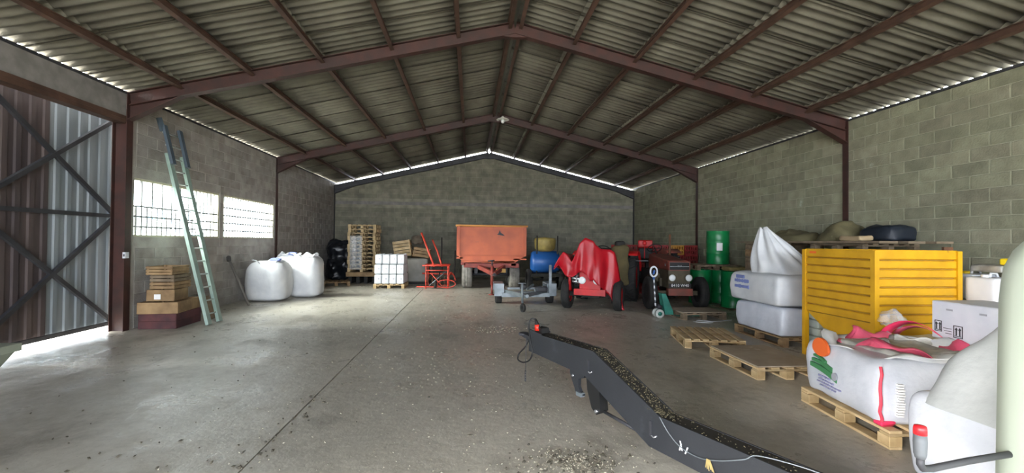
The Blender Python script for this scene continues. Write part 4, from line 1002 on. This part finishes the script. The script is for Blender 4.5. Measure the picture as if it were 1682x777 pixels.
tb(spline([(-.72, 15.3, .4), (-.66, 15.4, .5), (-.56, 15.5, .38), (-.50, 15.5, .22)], 5), .03, impl_red, 'side_arm'); tb([(-.55, 15.6, .1), (-.53, 15.7, 1.25)], .03, dark_m, 'dark_strut')
# ------------------------------------------------------------------ orange trailer
def wheel(nm, c, r_, w, ax, par, tread=0, hubm=None, tyre=rubber, rzm=0.):
    t = MB(); t.lathe([(r_*.55, -w*.42), (r_*.62, -w*.5), (r_*.92, -w*.5), (r_, -w*.36), (r_, w*.36), (r_*.92, w*.5), (r_*.62, w*.5), (r_*.55, w*.42), (r_*.55, -w*.42)], 32, (0, 0, 0), 'X')
    if tread:
        for k in range(tread):
            a = 2*pi*k/tread
            for s in (-1, 1):
                aa = a+(0 if s > 0 else pi/tread); M = Matrix.Rotation(aa, 3, 'X') @ Matrix.Rotation(s*.55, 3, 'Z')
                t.box(Matrix.Rotation(aa, 3, 'X') @ Vector((s*w*.22, 0, r_*1.0)), (w*.52, r_*.075, r_*.09), M)
    else:
        for x in (-.22, 0, .22): t.lathe([(r_*.995, w*(x-.03)), (r_*1.012, w*(x-.02)), (r_*1.012, w*(x+.02)), (r_*.995, w*(x+.03))], 32, (0, 0, 0), 'X')
    M = Matrix.Translation(Vector(c)) @ Matrix.Rotation(rzm, 4, 'Z'); t.xf(M); wo_ = t.build(nm, tyre, par)
    h = MB(); h.lathe([(0, -w*.30), (r_*.2, -w*.32), (r_*.24, -w*.22), (r_*.5, -w*.2), (r_*.56, -w*.42), (r_*.56, w*.42), (r_*.5, w*.2), (r_*.2, w*.3), (0, w*.3)], 24, (0, 0, 0), 'X')
    for k in range(6): h.lathe([(.018, -w*.24), (.018, -w*.2)], 6, (0, r_*.36*cos(k*pi/3), r_*.36*sin(k*pi/3)), 'X')
    h.xf(M); ho = h.build('hub', hubm or impl_red); ho.parent = wo_
    return wo_
tr = thing('tipping_trailer', 'orange tipping trailer with a tall body, parked at the back wall', 'trailer', (.69, 16.2, 0))
ox = .69
t = MB(); hw = 1.10; yf, yr = -1.7, 1.7
P = [(-hw, 1.12), (-hw+.12, .95), (hw-.35, .88), (hw, 1.12), (hw+.03, 2.06), (-hw-.03, 2.06)]
t.prism(P, yf, yf+.05); t.prism(P, yr-.05, yr)
for i, j in ((0, 5), (3, 4), (0, 1), (1, 2), (2, 3)):
    a, b_ = P[i], P[j]; t.bar(((a[0]+b_[0])/2, yf, (a[1]+b_[1])/2), ((a[0]+b_[0])/2, yr, (a[1]+b_[1])/2), *( (.045, math.dist(a, b_)) if i in (0, 3) and j in (5, 4) else (math.dist(a, b_), .045)))
t.build('body', trailer_orange, tr)
t = MB(); t.tube([(-hw-.05, yf-.03, 2.08), (hw+.05, yf-.03, 2.08), (hw+.05, yr, 2.08), (-hw-.05, yr, 2.08)], .035, 6, closed=True); t.build('top_rim', trailer_rim, tr)
for x in (-hw+.02, hw-.02): t = MB(); t.span((x-.04, yf-.05, 1.1), (x+.04, yf, 2.06)); t.build('corner_rib', trailer_orange, tr)
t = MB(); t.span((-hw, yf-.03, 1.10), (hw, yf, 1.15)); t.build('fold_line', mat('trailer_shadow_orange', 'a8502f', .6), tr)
t = MB(); t.prism([(.16, 1.80), (.42, 1.76), (.36, 1.82), (.29, 1.86), (.25, 1.95), (.21, 1.84)], yf-.012, yf-.002); t.build('emblem', MATS['black_print'], tr)
t = MB(); t.span((-hw+.1, yf+.1, .80), (-hw+.25, yr, .92)); t.span((hw-.45, yf+.1, .78), (hw-.3, yr, .9)); t.span((-.9, yf+.1, .72), (.9, yf+.25, .86)); t.build('chassis', trailer_dark, tr)
for a in (-.42, .42): t = MB(); t.bar((a, yf+.15, .75), (0, yf-1.5, .62), .09, .12); t.build('drawbar_leg', trailer_dark, tr)
t = MB(); t.tube([(.0, yf-1.5, .62), (0, yf-1.75, .62)], .04, 8); t.tube([(0.06*cos(a), yf-1.85+.07*sin(a), .62) for a in [2*pi*i/14 for i in range(14)]], .022, 6, closed=True); t.build('tow_eye', dark_steel, tr)
t = MB(); t.tube([(-.05, yf-1.35, .86), (-.05, yf-1.35, .30)], .045, 10); t.tube([(-.05, yf-1.35, .35), (-.05, yf-1.35, .02)], .03, 8); t.lathe([(.10, .0), (.10, .02), (.02, .03)], 14, (-.05, yf-1.35, 0)); t.build('parking_jack', trailer_dark, tr)
t = MB(); t.tube([(-.05, yf-1.35, .86), (-.05, yf-1.35, 1.02)], .02, 6); t.tube([(-.18, yf-1.35, 1.0), (.02, yf-1.35, 1.02)], .02, 6); t.build('jack_crank', dark_steel, tr)
t = MB(); t.span((.12, yf-.5, .60), (.42, yf-.4, .72)); t.build('wooden_chock', mat('yellow_wood', 'c49a54', .7), tr)
for x in (-.80, .80): wheel('wheel', (x, -.9, .455), .455, .34, 'X', tr, 0, impl_red, rubber_d); wheel('wheel', (x, .3, .455), .455, .34, 'X', tr, 0, impl_red, rubber_d)
t = MB(); t.tube([(-.8, -.9, .46), (.8, -.9, .46)], .05, 8); t.tube([(-.8, .3, .46), (.8, .3, .46)], .05, 8); t.build('axle', dark_steel, tr)
for x in (-.5, .5): t = MB(); t.span((x-.05, -1.2, .50), (x+.05, .6, .78)); t.build('spring_mount', dark_steel, tr)
# ------------------------------------------------------------------ small galvanised trailer
gt = thing('boat_trailer', 'small galvanised trailer chassis with jockey wheel before the orange trailer', 'trailer', (1.38, 11.3, 0))
for s in (-1, 1):
    wheel('wheel', (s*.66, .1, .24), .24, .16, 'X', gt, 0, galv, rubber)
    t = MB(); t.span((s*.66-.12, -.22, .50), (s*.66+.12, .42, .53)); t.span((s*.66-.12, -.25, .22), (s*.66+.12, -.22, .53)); t.span((s*.66-.12, .42, .3), (s*.66+.12, .45, .53)); t.build('mudguard', galv, gt)
    t = MB(); t.bar((s*.50, .7, .34), (s*.50, -.2, .34), .05, .08); t.bar((s*.50, -.2, .34), (-.14, -1.2, .34), .05, .08); t.build('chassis_rail', galv, gt)
t = MB(); t.span((-.60, -.30, .20), (.60, -.24, .30)); t.build('light_beam', galv, gt)
t = MB(); t.span((-.66, .06, .22), (.66, .14, .30)); t.build('axle', galv, gt)
t = MB(); t.span((-.45, -.2, .38), (.45, -.14, .43)); t.build('cross_member', galv, gt)
t = MB(); t.bar((-.14, -1.0, .34), (-.14, -1.55, .36), .07, .07); t.tube([(-.14, -1.55, .36), (-.14, -1.66, .39)], .04, 8); t.build('coupling', galv, gt)
t = MB(); t.tube([(-.20, -1.25, .62), (-.20, -1.27, .18)], .025, 8); t.build('jockey_post', galv, gt)
wheel('jockey_wheel', (-.20, -1.38, .095), .095, .06, 'X', gt, 0, galv, rubber, .4)
t = MB(); t.tube([(-.30, -1.25, .63), (-.12, -1.25, .63)], .012, 6); t.build('jockey_handle', galv, gt)
t = MB(); t.bar((.60, -.35, .30), (.60, -.35, 1.0), .06, .06); t.build('winch_post', galv, gt)
t = MB(); t.bar((.15, -.8, .42), (.50, -.4, .50), .03, .06); t.bar((-.02, -.6, .42), (.2, -.2, .5), .03, .05); t.build('keel_arm', galv, gt)
t = MB(); t.soft((-.08, -.42, .40), (.16, .16, .14), 6, 2.2, .05, .0, 1, 1); t.soft((.33, -.62, .36), (.3, .2, .14), 6, 3, .02, .01, 3, 2); t.build('winch', dark_steel, gt)
# ------------------------------------------------------------------ sprayer with blue tank behind
sp_ = thing('field_sprayer', 'blue tank sprayer with faded yellow top behind the galvanised trailer', 'sprayer', (2.45, 14.6, 0))
t = MB(); t.lathe([(.10, -.48), (.30, -.46), (.36, -.38), (.36, .38), (.30, .46), (.10, .48)], 28, (0, 0, .92), 'X'); t.build('tank', blue_p, sp_)
t = MB(); t.lathe([(.2, 1.26), (.34, 1.36), (.36, 1.62), (.34, 1.70), (0, 1.74)], 24); t.build('hopper_top', straw_y, sp_)
t = MB(); t.span((-.5, -.35, .45), (.5, -.28, .55)); t.span((-.5, .28, .45), (.5, .35, .55)); t.build('frame', dark_m, sp_)
for s in (-1, 1): wheel('wheel', (s*.52, 0, .34), .34, .18, 'X', sp_, 0, dark_m, rubber)
t = MB(); t.tube([(-.52, 0, .34), (.52, 0, .34)], .04, 8); t.span((-.08, -.3, .34), (.08, .3, .5)); t.build('axle', dark_m, sp_)
for s in (-.30, .38): t = MB(); t.tube([(s, -.2, .5), (s, -.25, 1.78)], .022, 6); t.build('boom_post', dark_m, sp_)
# ------------------------------------------------------------------ tractors
def tractor(nm, label, loc, rz, m, gm, L, front_r, rear_r, fender_m, hood_z0, hood_z1, fw=.5, dusty=False):
    r = thing(nm, label, 'tractor', loc, rz)
    yf = -L/2
    t = MB(); P = [(yf-.28, hood_z0), (.15, hood_z0), (.15, hood_z1+.12), (yf+.25, hood_z1+.03), (yf-.18, hood_z1), (yf-.28, hood_z1-.07)]
    t.prism(P, -fw/2, fw/2, 'X'); 
    ho = t.build('hood', m, r); md = ho.modifiers.new('soft_edges', 'BEVEL'); md.width = .035; md.segments = 2
    t = MB(); t.span((-fw*.42, yf-.22, hood_z0-.42), (fw*.42, .2, hood_z0)); e = t.build('engine_block', tractor_dirt if dusty else dark_m, r)
    t = MB(); t.span((-.2, .2, .42), (.2, L/2+.25, .85)); t.build('gearbox', dark_m, r)
    t = MB(); t.bar((-.55, yf, front_r), (.55, yf, front_r), .09, .10); t.build('front_axle', tractor_dirt if dusty else dark_m, r)
    t = MB(); t.tube([(-.6, L/2, rear_r), (.6, L/2, rear_r)], .09, 10); t.build('rear_axle', dark_m, r)
    for s in (-1, 1):
        wheel('front_wheel', (s*.60, yf, front_r), front_r, .18, 'X', r, 0, m if not dusty else tractor_dirt, rubber)
        wheel('rear_wheel', (s*.66, L/2, rear_r*1.02), rear_r*.97, .33, 'X', r, 18, m, rubber)
        # fender: arched strip over the rear wheel
        f = MB(); N = 12; R0 = rear_r+.09; pr = []
        for k in range(N+1):
            a = R(58)+R(110)*k/N; pr.append((L/2-R0*cos(a), rear_r+R0*sin(a)))
        x0, x1 = (s*.46, s*.86); vs = [(x, y, z) for x in (x0, x1) for y, z in pr]; n_ = N+1
        fs = [(i, i+1, n_+i+1, n_+i) for i in range(N)]
        f.add(vs, fs, 0, True); c0_ = len(f.v); f.add([(x0, L/2, rear_r+.15)]+[(x0, y, z) for y, z in pr], [(0, i+1, i+2) for i in range(N)])
        f.build('fender', fender_m, r, solid=.012)
    t = MB(); t.soft((0, L/2-.05, 1.02), (.42, .36, .09), 8, 3, .02, .0, 2, 1); t.span((-.04, L/2-.06, .8), (.04, L/2+.06, 1.04)); t.box((0, L/2+.14, 1.26), (.40, .05, .32), Euler((-.15, 0, 0)), 0, .02); t.build('seat', black_m, r)
    t = MB(); t.tube([(.0, .12, hood_z1), (0, .42, hood_z1+.26)], .018, 6); t.build('steering_column', dark_m, r)
    t = MB(); M = Matrix.Translation((0, .42, hood_z1+.26)) @ Matrix.Rotation(R(-35), 4, 'X'); t.tube([(.19*cos(a), .19*sin(a), 0) for a in [2*pi*i/24 for i in range(24)]], .013, 6, closed=True)
    for k in range(3): t.tube([(0, 0, 0), (.19*cos(2.1*k), .19*sin(2.1*k), 0)], .010, 5)
    t.xf(M); t.build('steering_wheel', black_m, r)
    return r
T1_ = tractor('tractor', 'bright red tractor half hidden by a red tarpaulin', (3.30, 11.12, 0), R(-27), tractor_red, dark_m, 1.9, .35, .63, tractor_red, .72, 1.12)
t = MB(); t.span((-.24, -1.26, .50), (.24, -1.20, 1.04)); t.build('grille', tractor_red, T1_)
for s in (-1, 1):
    t = MB(); t.lathe([(.085, -.06), (.085, 0), (.06, .05), (0, .05)], 16, (s*.17, -1.26, .70), 'Y'); t.xf(Matrix.Identity(4)); h_ = t.build('headlight', chrome, T1_)
    t = MB(); t.lathe([(0, -.012), (.05, -.01), (.078, 0), (.078, .004), (0, .004)], 16, (s*.17, -1.322, .70), 'Y'); t.build('lens', lens, h_)
t = MB(); t.span((-.36, -1.32, .36), (.36, -1.20, .50)); t.build('front_weight', tractor_red, T1_)
for (a, b_) in (((-.42, -1.22, .74), (-.18, -1.25, .72)), ((-.42, -1.2, .66), (-.16, -1.24, .64)), ((-.35, -1.2, .62), (-.3, -1.22, .82))):
    t = MB(); t.tube([a, b_], .028, 8); t.build('loader_pipe', chrome, T1_)
t = MB(); t.tube([(-.50, -1.15, .45), (-.50, -1.15, .98)], .035, 8); t.build('front_bracket', tractor_red, T1_)
# ---- red tarpaulin over the first tractor
OUT = [(3.911, 440, 436), ]
prof_t = [(905, 440, 444), (911, 428, 436), (919, 416, 451), (924, 421, 455), (931, 432, 454), (937, 420, 450), (944, 402, 446), (952, 394, 452), (957, 396, 461), (963, 399, 459), (967, 405, 465), (975, 411, 471), (983, 412, 476), (992, 412, 486), (998, 416, 500), (1003, 436, 504), (1008, 462, 505), (1012, 496, 506)]
def interp(u, k):
    x = 905+107*u
    for a, b_ in zip(prof_t, prof_t[1:]):
        if x <= b_[0]+1e-6: f = (x-a[0])/(b_[0]-a[0]); return a[k]+(b_[k]-a[k])*f
    return prof_t[-1][k]
def fn(u, v):
    pxx = 905+107*u; X = 2.93+(pxx-975)*.0147; zt = 1.56-(interp(u, 1)-402)*.0146; zb = max(.02, 1.56-(interp(u, 2)-402)*.0146)
    yfr = 9.86+.30*abs(u-.55)*1.0
    q = noise.noise_vector(Vector((u*7, v*3, 1.5)))*.05
    if v < .4:
        f = v/.4; Y = yfr+1.5*(1-f); z = zt-.10*(1-f)**2-.05*sin(pi*f); X2 = X+.55*(1-f)
        return (X2+q.x, Y+q.y, z+q.z*(1-f))
    f = (v-.4)/.6; fold = .045*sin(u*34+2*f)*f+.03*sin(u*17+1)
    return (X+q.x*.5*f, yfr-.10*f+fold+q.y*.6, zt+(zb-zt)*f)
t = MB(); t.grid(fn, 80, 26); tag(t.build('red_tarpaulin', tarp_red, solid=.006), 'bright red tarpaulin draped over the front of the red tractor', 'tarpaulin')
t = MB(); t.soft((2.07, 10.02, 1.16), (.18, .15, .24), 6, 2.2, .02, .0, 1, 1); 
# khaki cloth hung on the tractor
t = MB(); t.soft((3.74, 10.86, .50), (.42, .24, 1.0), 14, 2.6, -.12, .05, 3, 5, r=.11); kc = t.build('khaki_coat', khaki); tag(kc, 'khaki work coat hung on the red tractor beside its rear wheel', 'coat')
t = MB(); t.soft((3.72, 10.88, 1.49), (.24, .2, .13), 8, 2.2, .0, .02, 4, 2); t.build('collar', dark_m, kc)
t = MB(); t.bar((3.60, 10.84, .05), (3.62, 10.86, .52), .15, .12); t.build('coat_tail', dark_m, kc)
# ---- old tractor
T2_ = tractor('tractor', 'old faded red tractor with twin round headlights and licence plate', (5.00, 11.42, 0), R(-6), tractor_old, tractor_dirt, 2.3, .385, .66, tractor_old, .93, 1.17, .50, True)
yn = -1.44
t = MB(); t.span((-.23, yn-.01, .95), (.23, yn+.02, 1.13)); gr = t.build('grille', black_m, T2_)
t = MB(); t.span((-.245, yn-.02, .935), (.245, yn, .952)); t.span((-.245, yn-.02, 1.125), (.245, yn, 1.142)); t.span((-.245, yn-.02, .935), (-.228, yn, 1.14)); t.span((.228, yn-.02, .935), (.245, yn, 1.14)); t.build('grille_frame', tractor_old, T2_)
t = MB(); t.span((-.22, yn-.02, 1.02), (.22, yn-.008, 1.038)); t.prism([(-.05, 1.06), (-.02, 1.01), (.0, 1.045), (.02, 1.01), (.05, 1.06), (.03, 1.06), (.012, 1.035), (0, 1.06), (-.012, 1.035), (-.03, 1.06)], yn-.03, yn-.015); t.build('chrome_badge', chrome, T2_)
t = MB(); t.span((-.25, yn-.0, .52), (.25, yn+.12, .93)); t.build('radiator_panel', tractor_dirt, T2_)
t = MB(); t.lathe([(0, -.004), (.035, -.004), (.04, .0), (0, .01)], 14, (-.255, yn+.22, 1.06), 'X'); t.build('side_badge', chrome, T2_)
for s in (-1, 1):
    t = MB(); t.lathe([(.05, .10), (.085, .03), (.092, 0), (.08, -.004)], 18, (s*.19, yn-.09, .77), 'Y'); h_ = t.build('headlight', tractor_dirt, T2_)
    t = MB(); t.lathe([(0, -.016), (.05, -.012), (.082, 0), (.08, .006), (0, .006)], 18, (s*.19, yn-.092, .77), 'Y'); t.build('lens', lens, h_)
t = MB(); t.span((-.26, yn-.06, .545), (.26, yn-.048, .635)); lp_ = t.build('licence_plate', black_m, T2_)
text('plate_text', '8410 W40', .095, Matrix.Translation((0, yn-.064, .590)) @ Matrix.Rotation(R(90), 4, 'X'), MATS['white_print'], lp_, False)
t = MB(); t.span((-.28, yn-.10, .36), (.28, yn+.05, .52)); t.build('front_weight', tractor_old, T2_)
t = MB(); t.tube([(.20, -.2, 1.2), (.20, -.2, 1.80)], .028, 10); t.build('exhaust_pipe', orange_rust, T2_)
t = MB(); t.tube([(-.30, .35, 1.15), (-.30, .35, 1.52)], .014, 6); t.lathe([(.05, 1.52), (.055, 1.58), (.035, 1.63), (0, 1.64)], 12, (-.30, .35, 0)); t.build('warning_lamp', tractor_red, T2_)
t = MB(); t.box((-.05, 1.15, 1.55), (.42, .08, .22), None, 0, .03); t.build('red_backrest', tractor_red, T2_)
t = MB(); t.bar((-.27, -.95, .62), (-.27, .1, .62), .06, .2); t.build('side_rail', tractor_dirt, T2_)
t = MB(); t.soft((-.33, -.7, .62), (.16, .3, .22), 6, 3, .02, .02, 3, 1); t.build('air_cleaner', tractor_dirt, T2_)
t = MB(); t.box((-.62, -.55, 1.12), (.28, .12, .02), .3); t.build('mirror_arm', galv, T2_)
# ------------------------------------------------------------------ red plastic crates behind
def lattice_crate(mt):
    t = MB(); w, d, h = .42, .40, .30
    for s in (-1, 1):
        for z0, z1 in ((0, .04), (.255, .30), (.12, .165)): t.span((-w/2, s*d/2-.012, z0), (w/2, s*d/2+.0, z1)); t.span((s*w/2-.012, -d/2, z0), (s*w/2, d/2, z1))
        for k in range(6):
            x = -w/2+.02+(w-.04)*k/5; t.span((x-.018, s*d/2-.010, 0), (x+.018, s*d/2-.002, h)); y = -d/2+.02+(d-.04)*k/5; t.span((s*w/2-.010, y-.018, 0), (s*w/2-.002, y+.018, h))
    t.span((-w/2, -d/2, 0), (w/2, d/2, .012)); return t.mesh('plastic_crate', mt)
m1, m2 = lattice_crate(crate_red), lattice_crate(crate_orange)
for r_ in range(5):
    for c_ in range(6):
        og = r_ == 4 and c_ == 4
        o = inst(m2 if og else m1, 'plastic_crate', None, (4.68+c_*.446+.01*sin(r_*5+c_), 13.64+.02*cos(r_*3+c_), r_*.303), (0, 0, .02*sin(r_+c_*2)))
        tag(o, 'orange plastic crate in the top row of the red crate wall' if og else 'red plastic crate behind the old tractor, %s row up, %s column from the left' % (['first', 'second', 'third', 'fourth', 'fifth'][r_], ['first', 'second', 'third', 'fourth', 'fifth', 'sixth'][c_]), 'crate', 'red plastic crates behind the old tractor')
# ------------------------------------------------------------------ green drums
def drum(label, loc, lab=False, rz=0):
    r = thing('steel_drum', label, 'drum', loc, rz, 'green steel drums')
    P = [(.285, 0), (.292, .012), (.285, .025)]
    for zc in (.29, .58): P += [(.283, zc-.03), (.296, zc), (.283, zc+.03)]
    P += [(.285, .85), (.293, .865), (.285, .88), (.272, .88), (.268, .86), (0, .86)]
    t = MB(); t.lathe(P, 36); t.build('body', drum_green, r)
    t = MB(); t.lathe([(.03, .86), (.03, .875), (0, .875)], 10, (.17, .05, 0)); t.lathe([(.02, .86), (.02, .875), (0, .875)], 10, (-.18, -.05, 0)); t.build('bung', galv, r)
    if lab:
        t = MB(); n_ = 6; a0, a1 = lab[0], lab[1]; vs = [(.291*cos(a0+(a1-a0)*k/n_), .291*sin(a0+(a1-a0)*k/n_), z) for z in (lab[2], lab[3]) for k in range(n_+1)]
        t.add(vs, [(k, k+1, n_+2+k, n_+1+k) for k in range(n_)]); t.build('label_sheet', MATS[lab[4]], r, solid=.002)
    return r
PB = pallet('pallet', 'old pallet lying across the drum tops, carrying the top drum', 'pallet', 1.15, .85, 6, wood_old, (6.36, 11.42, .883), .05)
drum('green steel drum standing highest, on the pallet above the others', (6.62, 11.42, 1.03), (R(-125), R(-97), .36, .56, 'white_print'))
drum('green steel drum under the pallet, beside the old tractor wheel', (6.115, 11.40, 0))
drum('green steel drum under the pallet next to the right wall', (6.72, 11.42, 0))
drum('green steel drum in the front row with white lettering', (6.45, 10.42, .02), False)
drum('green steel drum half hidden behind the front lettered drum', (6.42, 11.03-.02+.0, 0) if False else (6.98, 10.78, 0))
rr_ = random.Random(3); t = MB()
for (z, w0) in ((.46, 5), (.41, 5), (.36, 4), (.72, 2), (.67, 2)):
    for k in range(w0):
        a = R(-118)+.11*k; M = Matrix.Rotation(a, 3, 'Z'); c = M @ Vector((.289, 0, z)); t.box((c.x+6.45, c.y+10.42, c.z+.02), (.006, .026, .03*rr_.choice((1, .8))), M)
o = t.build('white_lettering', MATS['white_print']); fd = [x for x in bpy.data.objects if x.name.startswith('steel_drum') and 'front row' in x.get('label', '')][0]; put(o, fd, True)
t = MB(); t.soft((6.46, 10.42, .905), (.42, .40, .10), 8, 2.6, .02, .03, 5, 2); tag(t.build('straw_sack', mat('straw_sack', '9c8c58', .8, '7d6f45', 6)), 'small straw coloured sack on the lettered front drum', 'sack')
t = MB(); t.span((6.08, 9.97, 0), (6.85, 10.1, .02)); t.span((6.08, 10.7, 0), (6.85, 10.77, .02)); t.span((6.1, 9.97, .0), (6.2, 10.77, .019)); tag(t.build('drum_board', wood_old), 'low wooden boards under the front drum', 'board')
# ------------------------------------------------------------------ teal pallet truck
pt = thing('pallet_truck', 'teal hand pallet truck standing before the old tractor', 'pallet truck', (4.05, 9.15, 0))
t = MB(); t.prism([(4.00, .51), (4.09, .51), (4.25, .14), (4.26, .07), (4.08, .07), (4.06, .2)], 9.02, 9.20, 'Y'); t.build('mast', teal, pt, True)
t = MB(); t.tube([(4.02, 9.1, .2), (3.93, 9.1, .25)], .05, 8); t.build('pump', dark_steel, pt, True)
for y in (8.98, 9.24): 
    t = MB(); t.span((4.28, y-.075, .055), (4.95, y+.075, .062)); t.build('fork', teal, pt, True)
for y in (9.03, 9.19): 
    t = MB(); t.lathe([(.05, -.025), (.09, -.028), (.09, .028), (.05, .025)], 20, (3.96, y, .09), 'Y'); w_ = t.build('wheel', mat('pale_wheel', 'b9bdb8', .5) if y < 9.1 else MATS['pale_wheel'], pt, True)
    t = MB(); t.lathe([(0, -.03), (.045, -.03), (.045, .03), (0, .03)], 12, (3.96, y, .09), 'Y'); put(t.build('hub', teal), w_, True)
t = MB(); 
for k in range(10):
    a = .24+.062*k; t.tube([(3.90-.004*k, 9.1, a), (3.90-.004*(k+1), 9.1, a+.062)], .016, 8, k % 2)
t.build('handle_pole', [white_p, grip_grey], pt, True)
t = MB(); t.tube([(3.86, 9.1, .86), (3.86, 9.1, .80)], .022, 8); t.build('grip_collar', blue_p, pt, True)
t = MB(); t.tube([(3.86+.075*cos(a), 9.1, .965+.105*sin(a)) for a in [2*pi*i/20 for i in range(20)]], .019, 8, closed=True); t.build('handle_loop', white_p, pt, True)
t = MB(); t.box((3.86, 9.1, .95), (.04, .02, .09), Euler((0, .3, 0))); t.build('trigger', blue_p, pt, True)
t = MB(); t.tube(spline([(4.45, 8.55, .006), (4.7, 8.42, .006), (4.85, 8.55, .006), (4.6, 8.62, .02), (4.5, 8.5, .006), (4.75, 8.50, .012), (5.05, 8.60, .006), (5.35, 8.70, .006)]), .006, 6); tag(t.build('strapping_band', white_p), 'loose white strapping band on the floor before the covered pallet', 'strap')
# ------------------------------------------------------------------ lamp under the second frame
lm = thing('pendant_lamp', 'small white enamel pendant lamp hanging at the roof ridge', 'lamp', (.95, 13.72, 5.30))
t = MB(); t.tube([(.95, 13.72, 5.45), (.95, 13.72, ZR-.14)], .012, 6); t.build('cord', black_m, lm, True)
t = MB(); t.lathe([(.03, 5.46), (.05, 5.42), (.17, 5.37), (.20, 5.345), (.19, 5.345), (.16, 5.36), (.03, 5.40)], 24, (.95, 13.72, 0)); t.build('shade', enamel, lm, True)
t = MB(); t.lathe([(.02, 5.37), (.055, 5.33), (.06, 5.29), (.04, 5.25), (0, 5.235)], 16, (.95, 13.72, 0)); t.build('bulb', lens, lm, True)
# ------------------------------------------------------------------ outside the windows
bd = thing('neighbouring_building', 'pale low building with a blue band seen through the windows', 'building', (-26, 15, -.06))
t = MB(); t.span((-29, -2, -.06), (-26, 40, 3.2)); t.build('facade', facade, bd, True)
t = MB(); t.span((-26, 4, 1.75), (-25.95, 34, 2.15)); t.build('blue_band', facade_blue, bd, True)
t = MB(); t.span((-29.2, -2.2, 3.2), (-25.7, 40.2, 3.35)); t.build('roof_edge', facade_blue, bd, True)
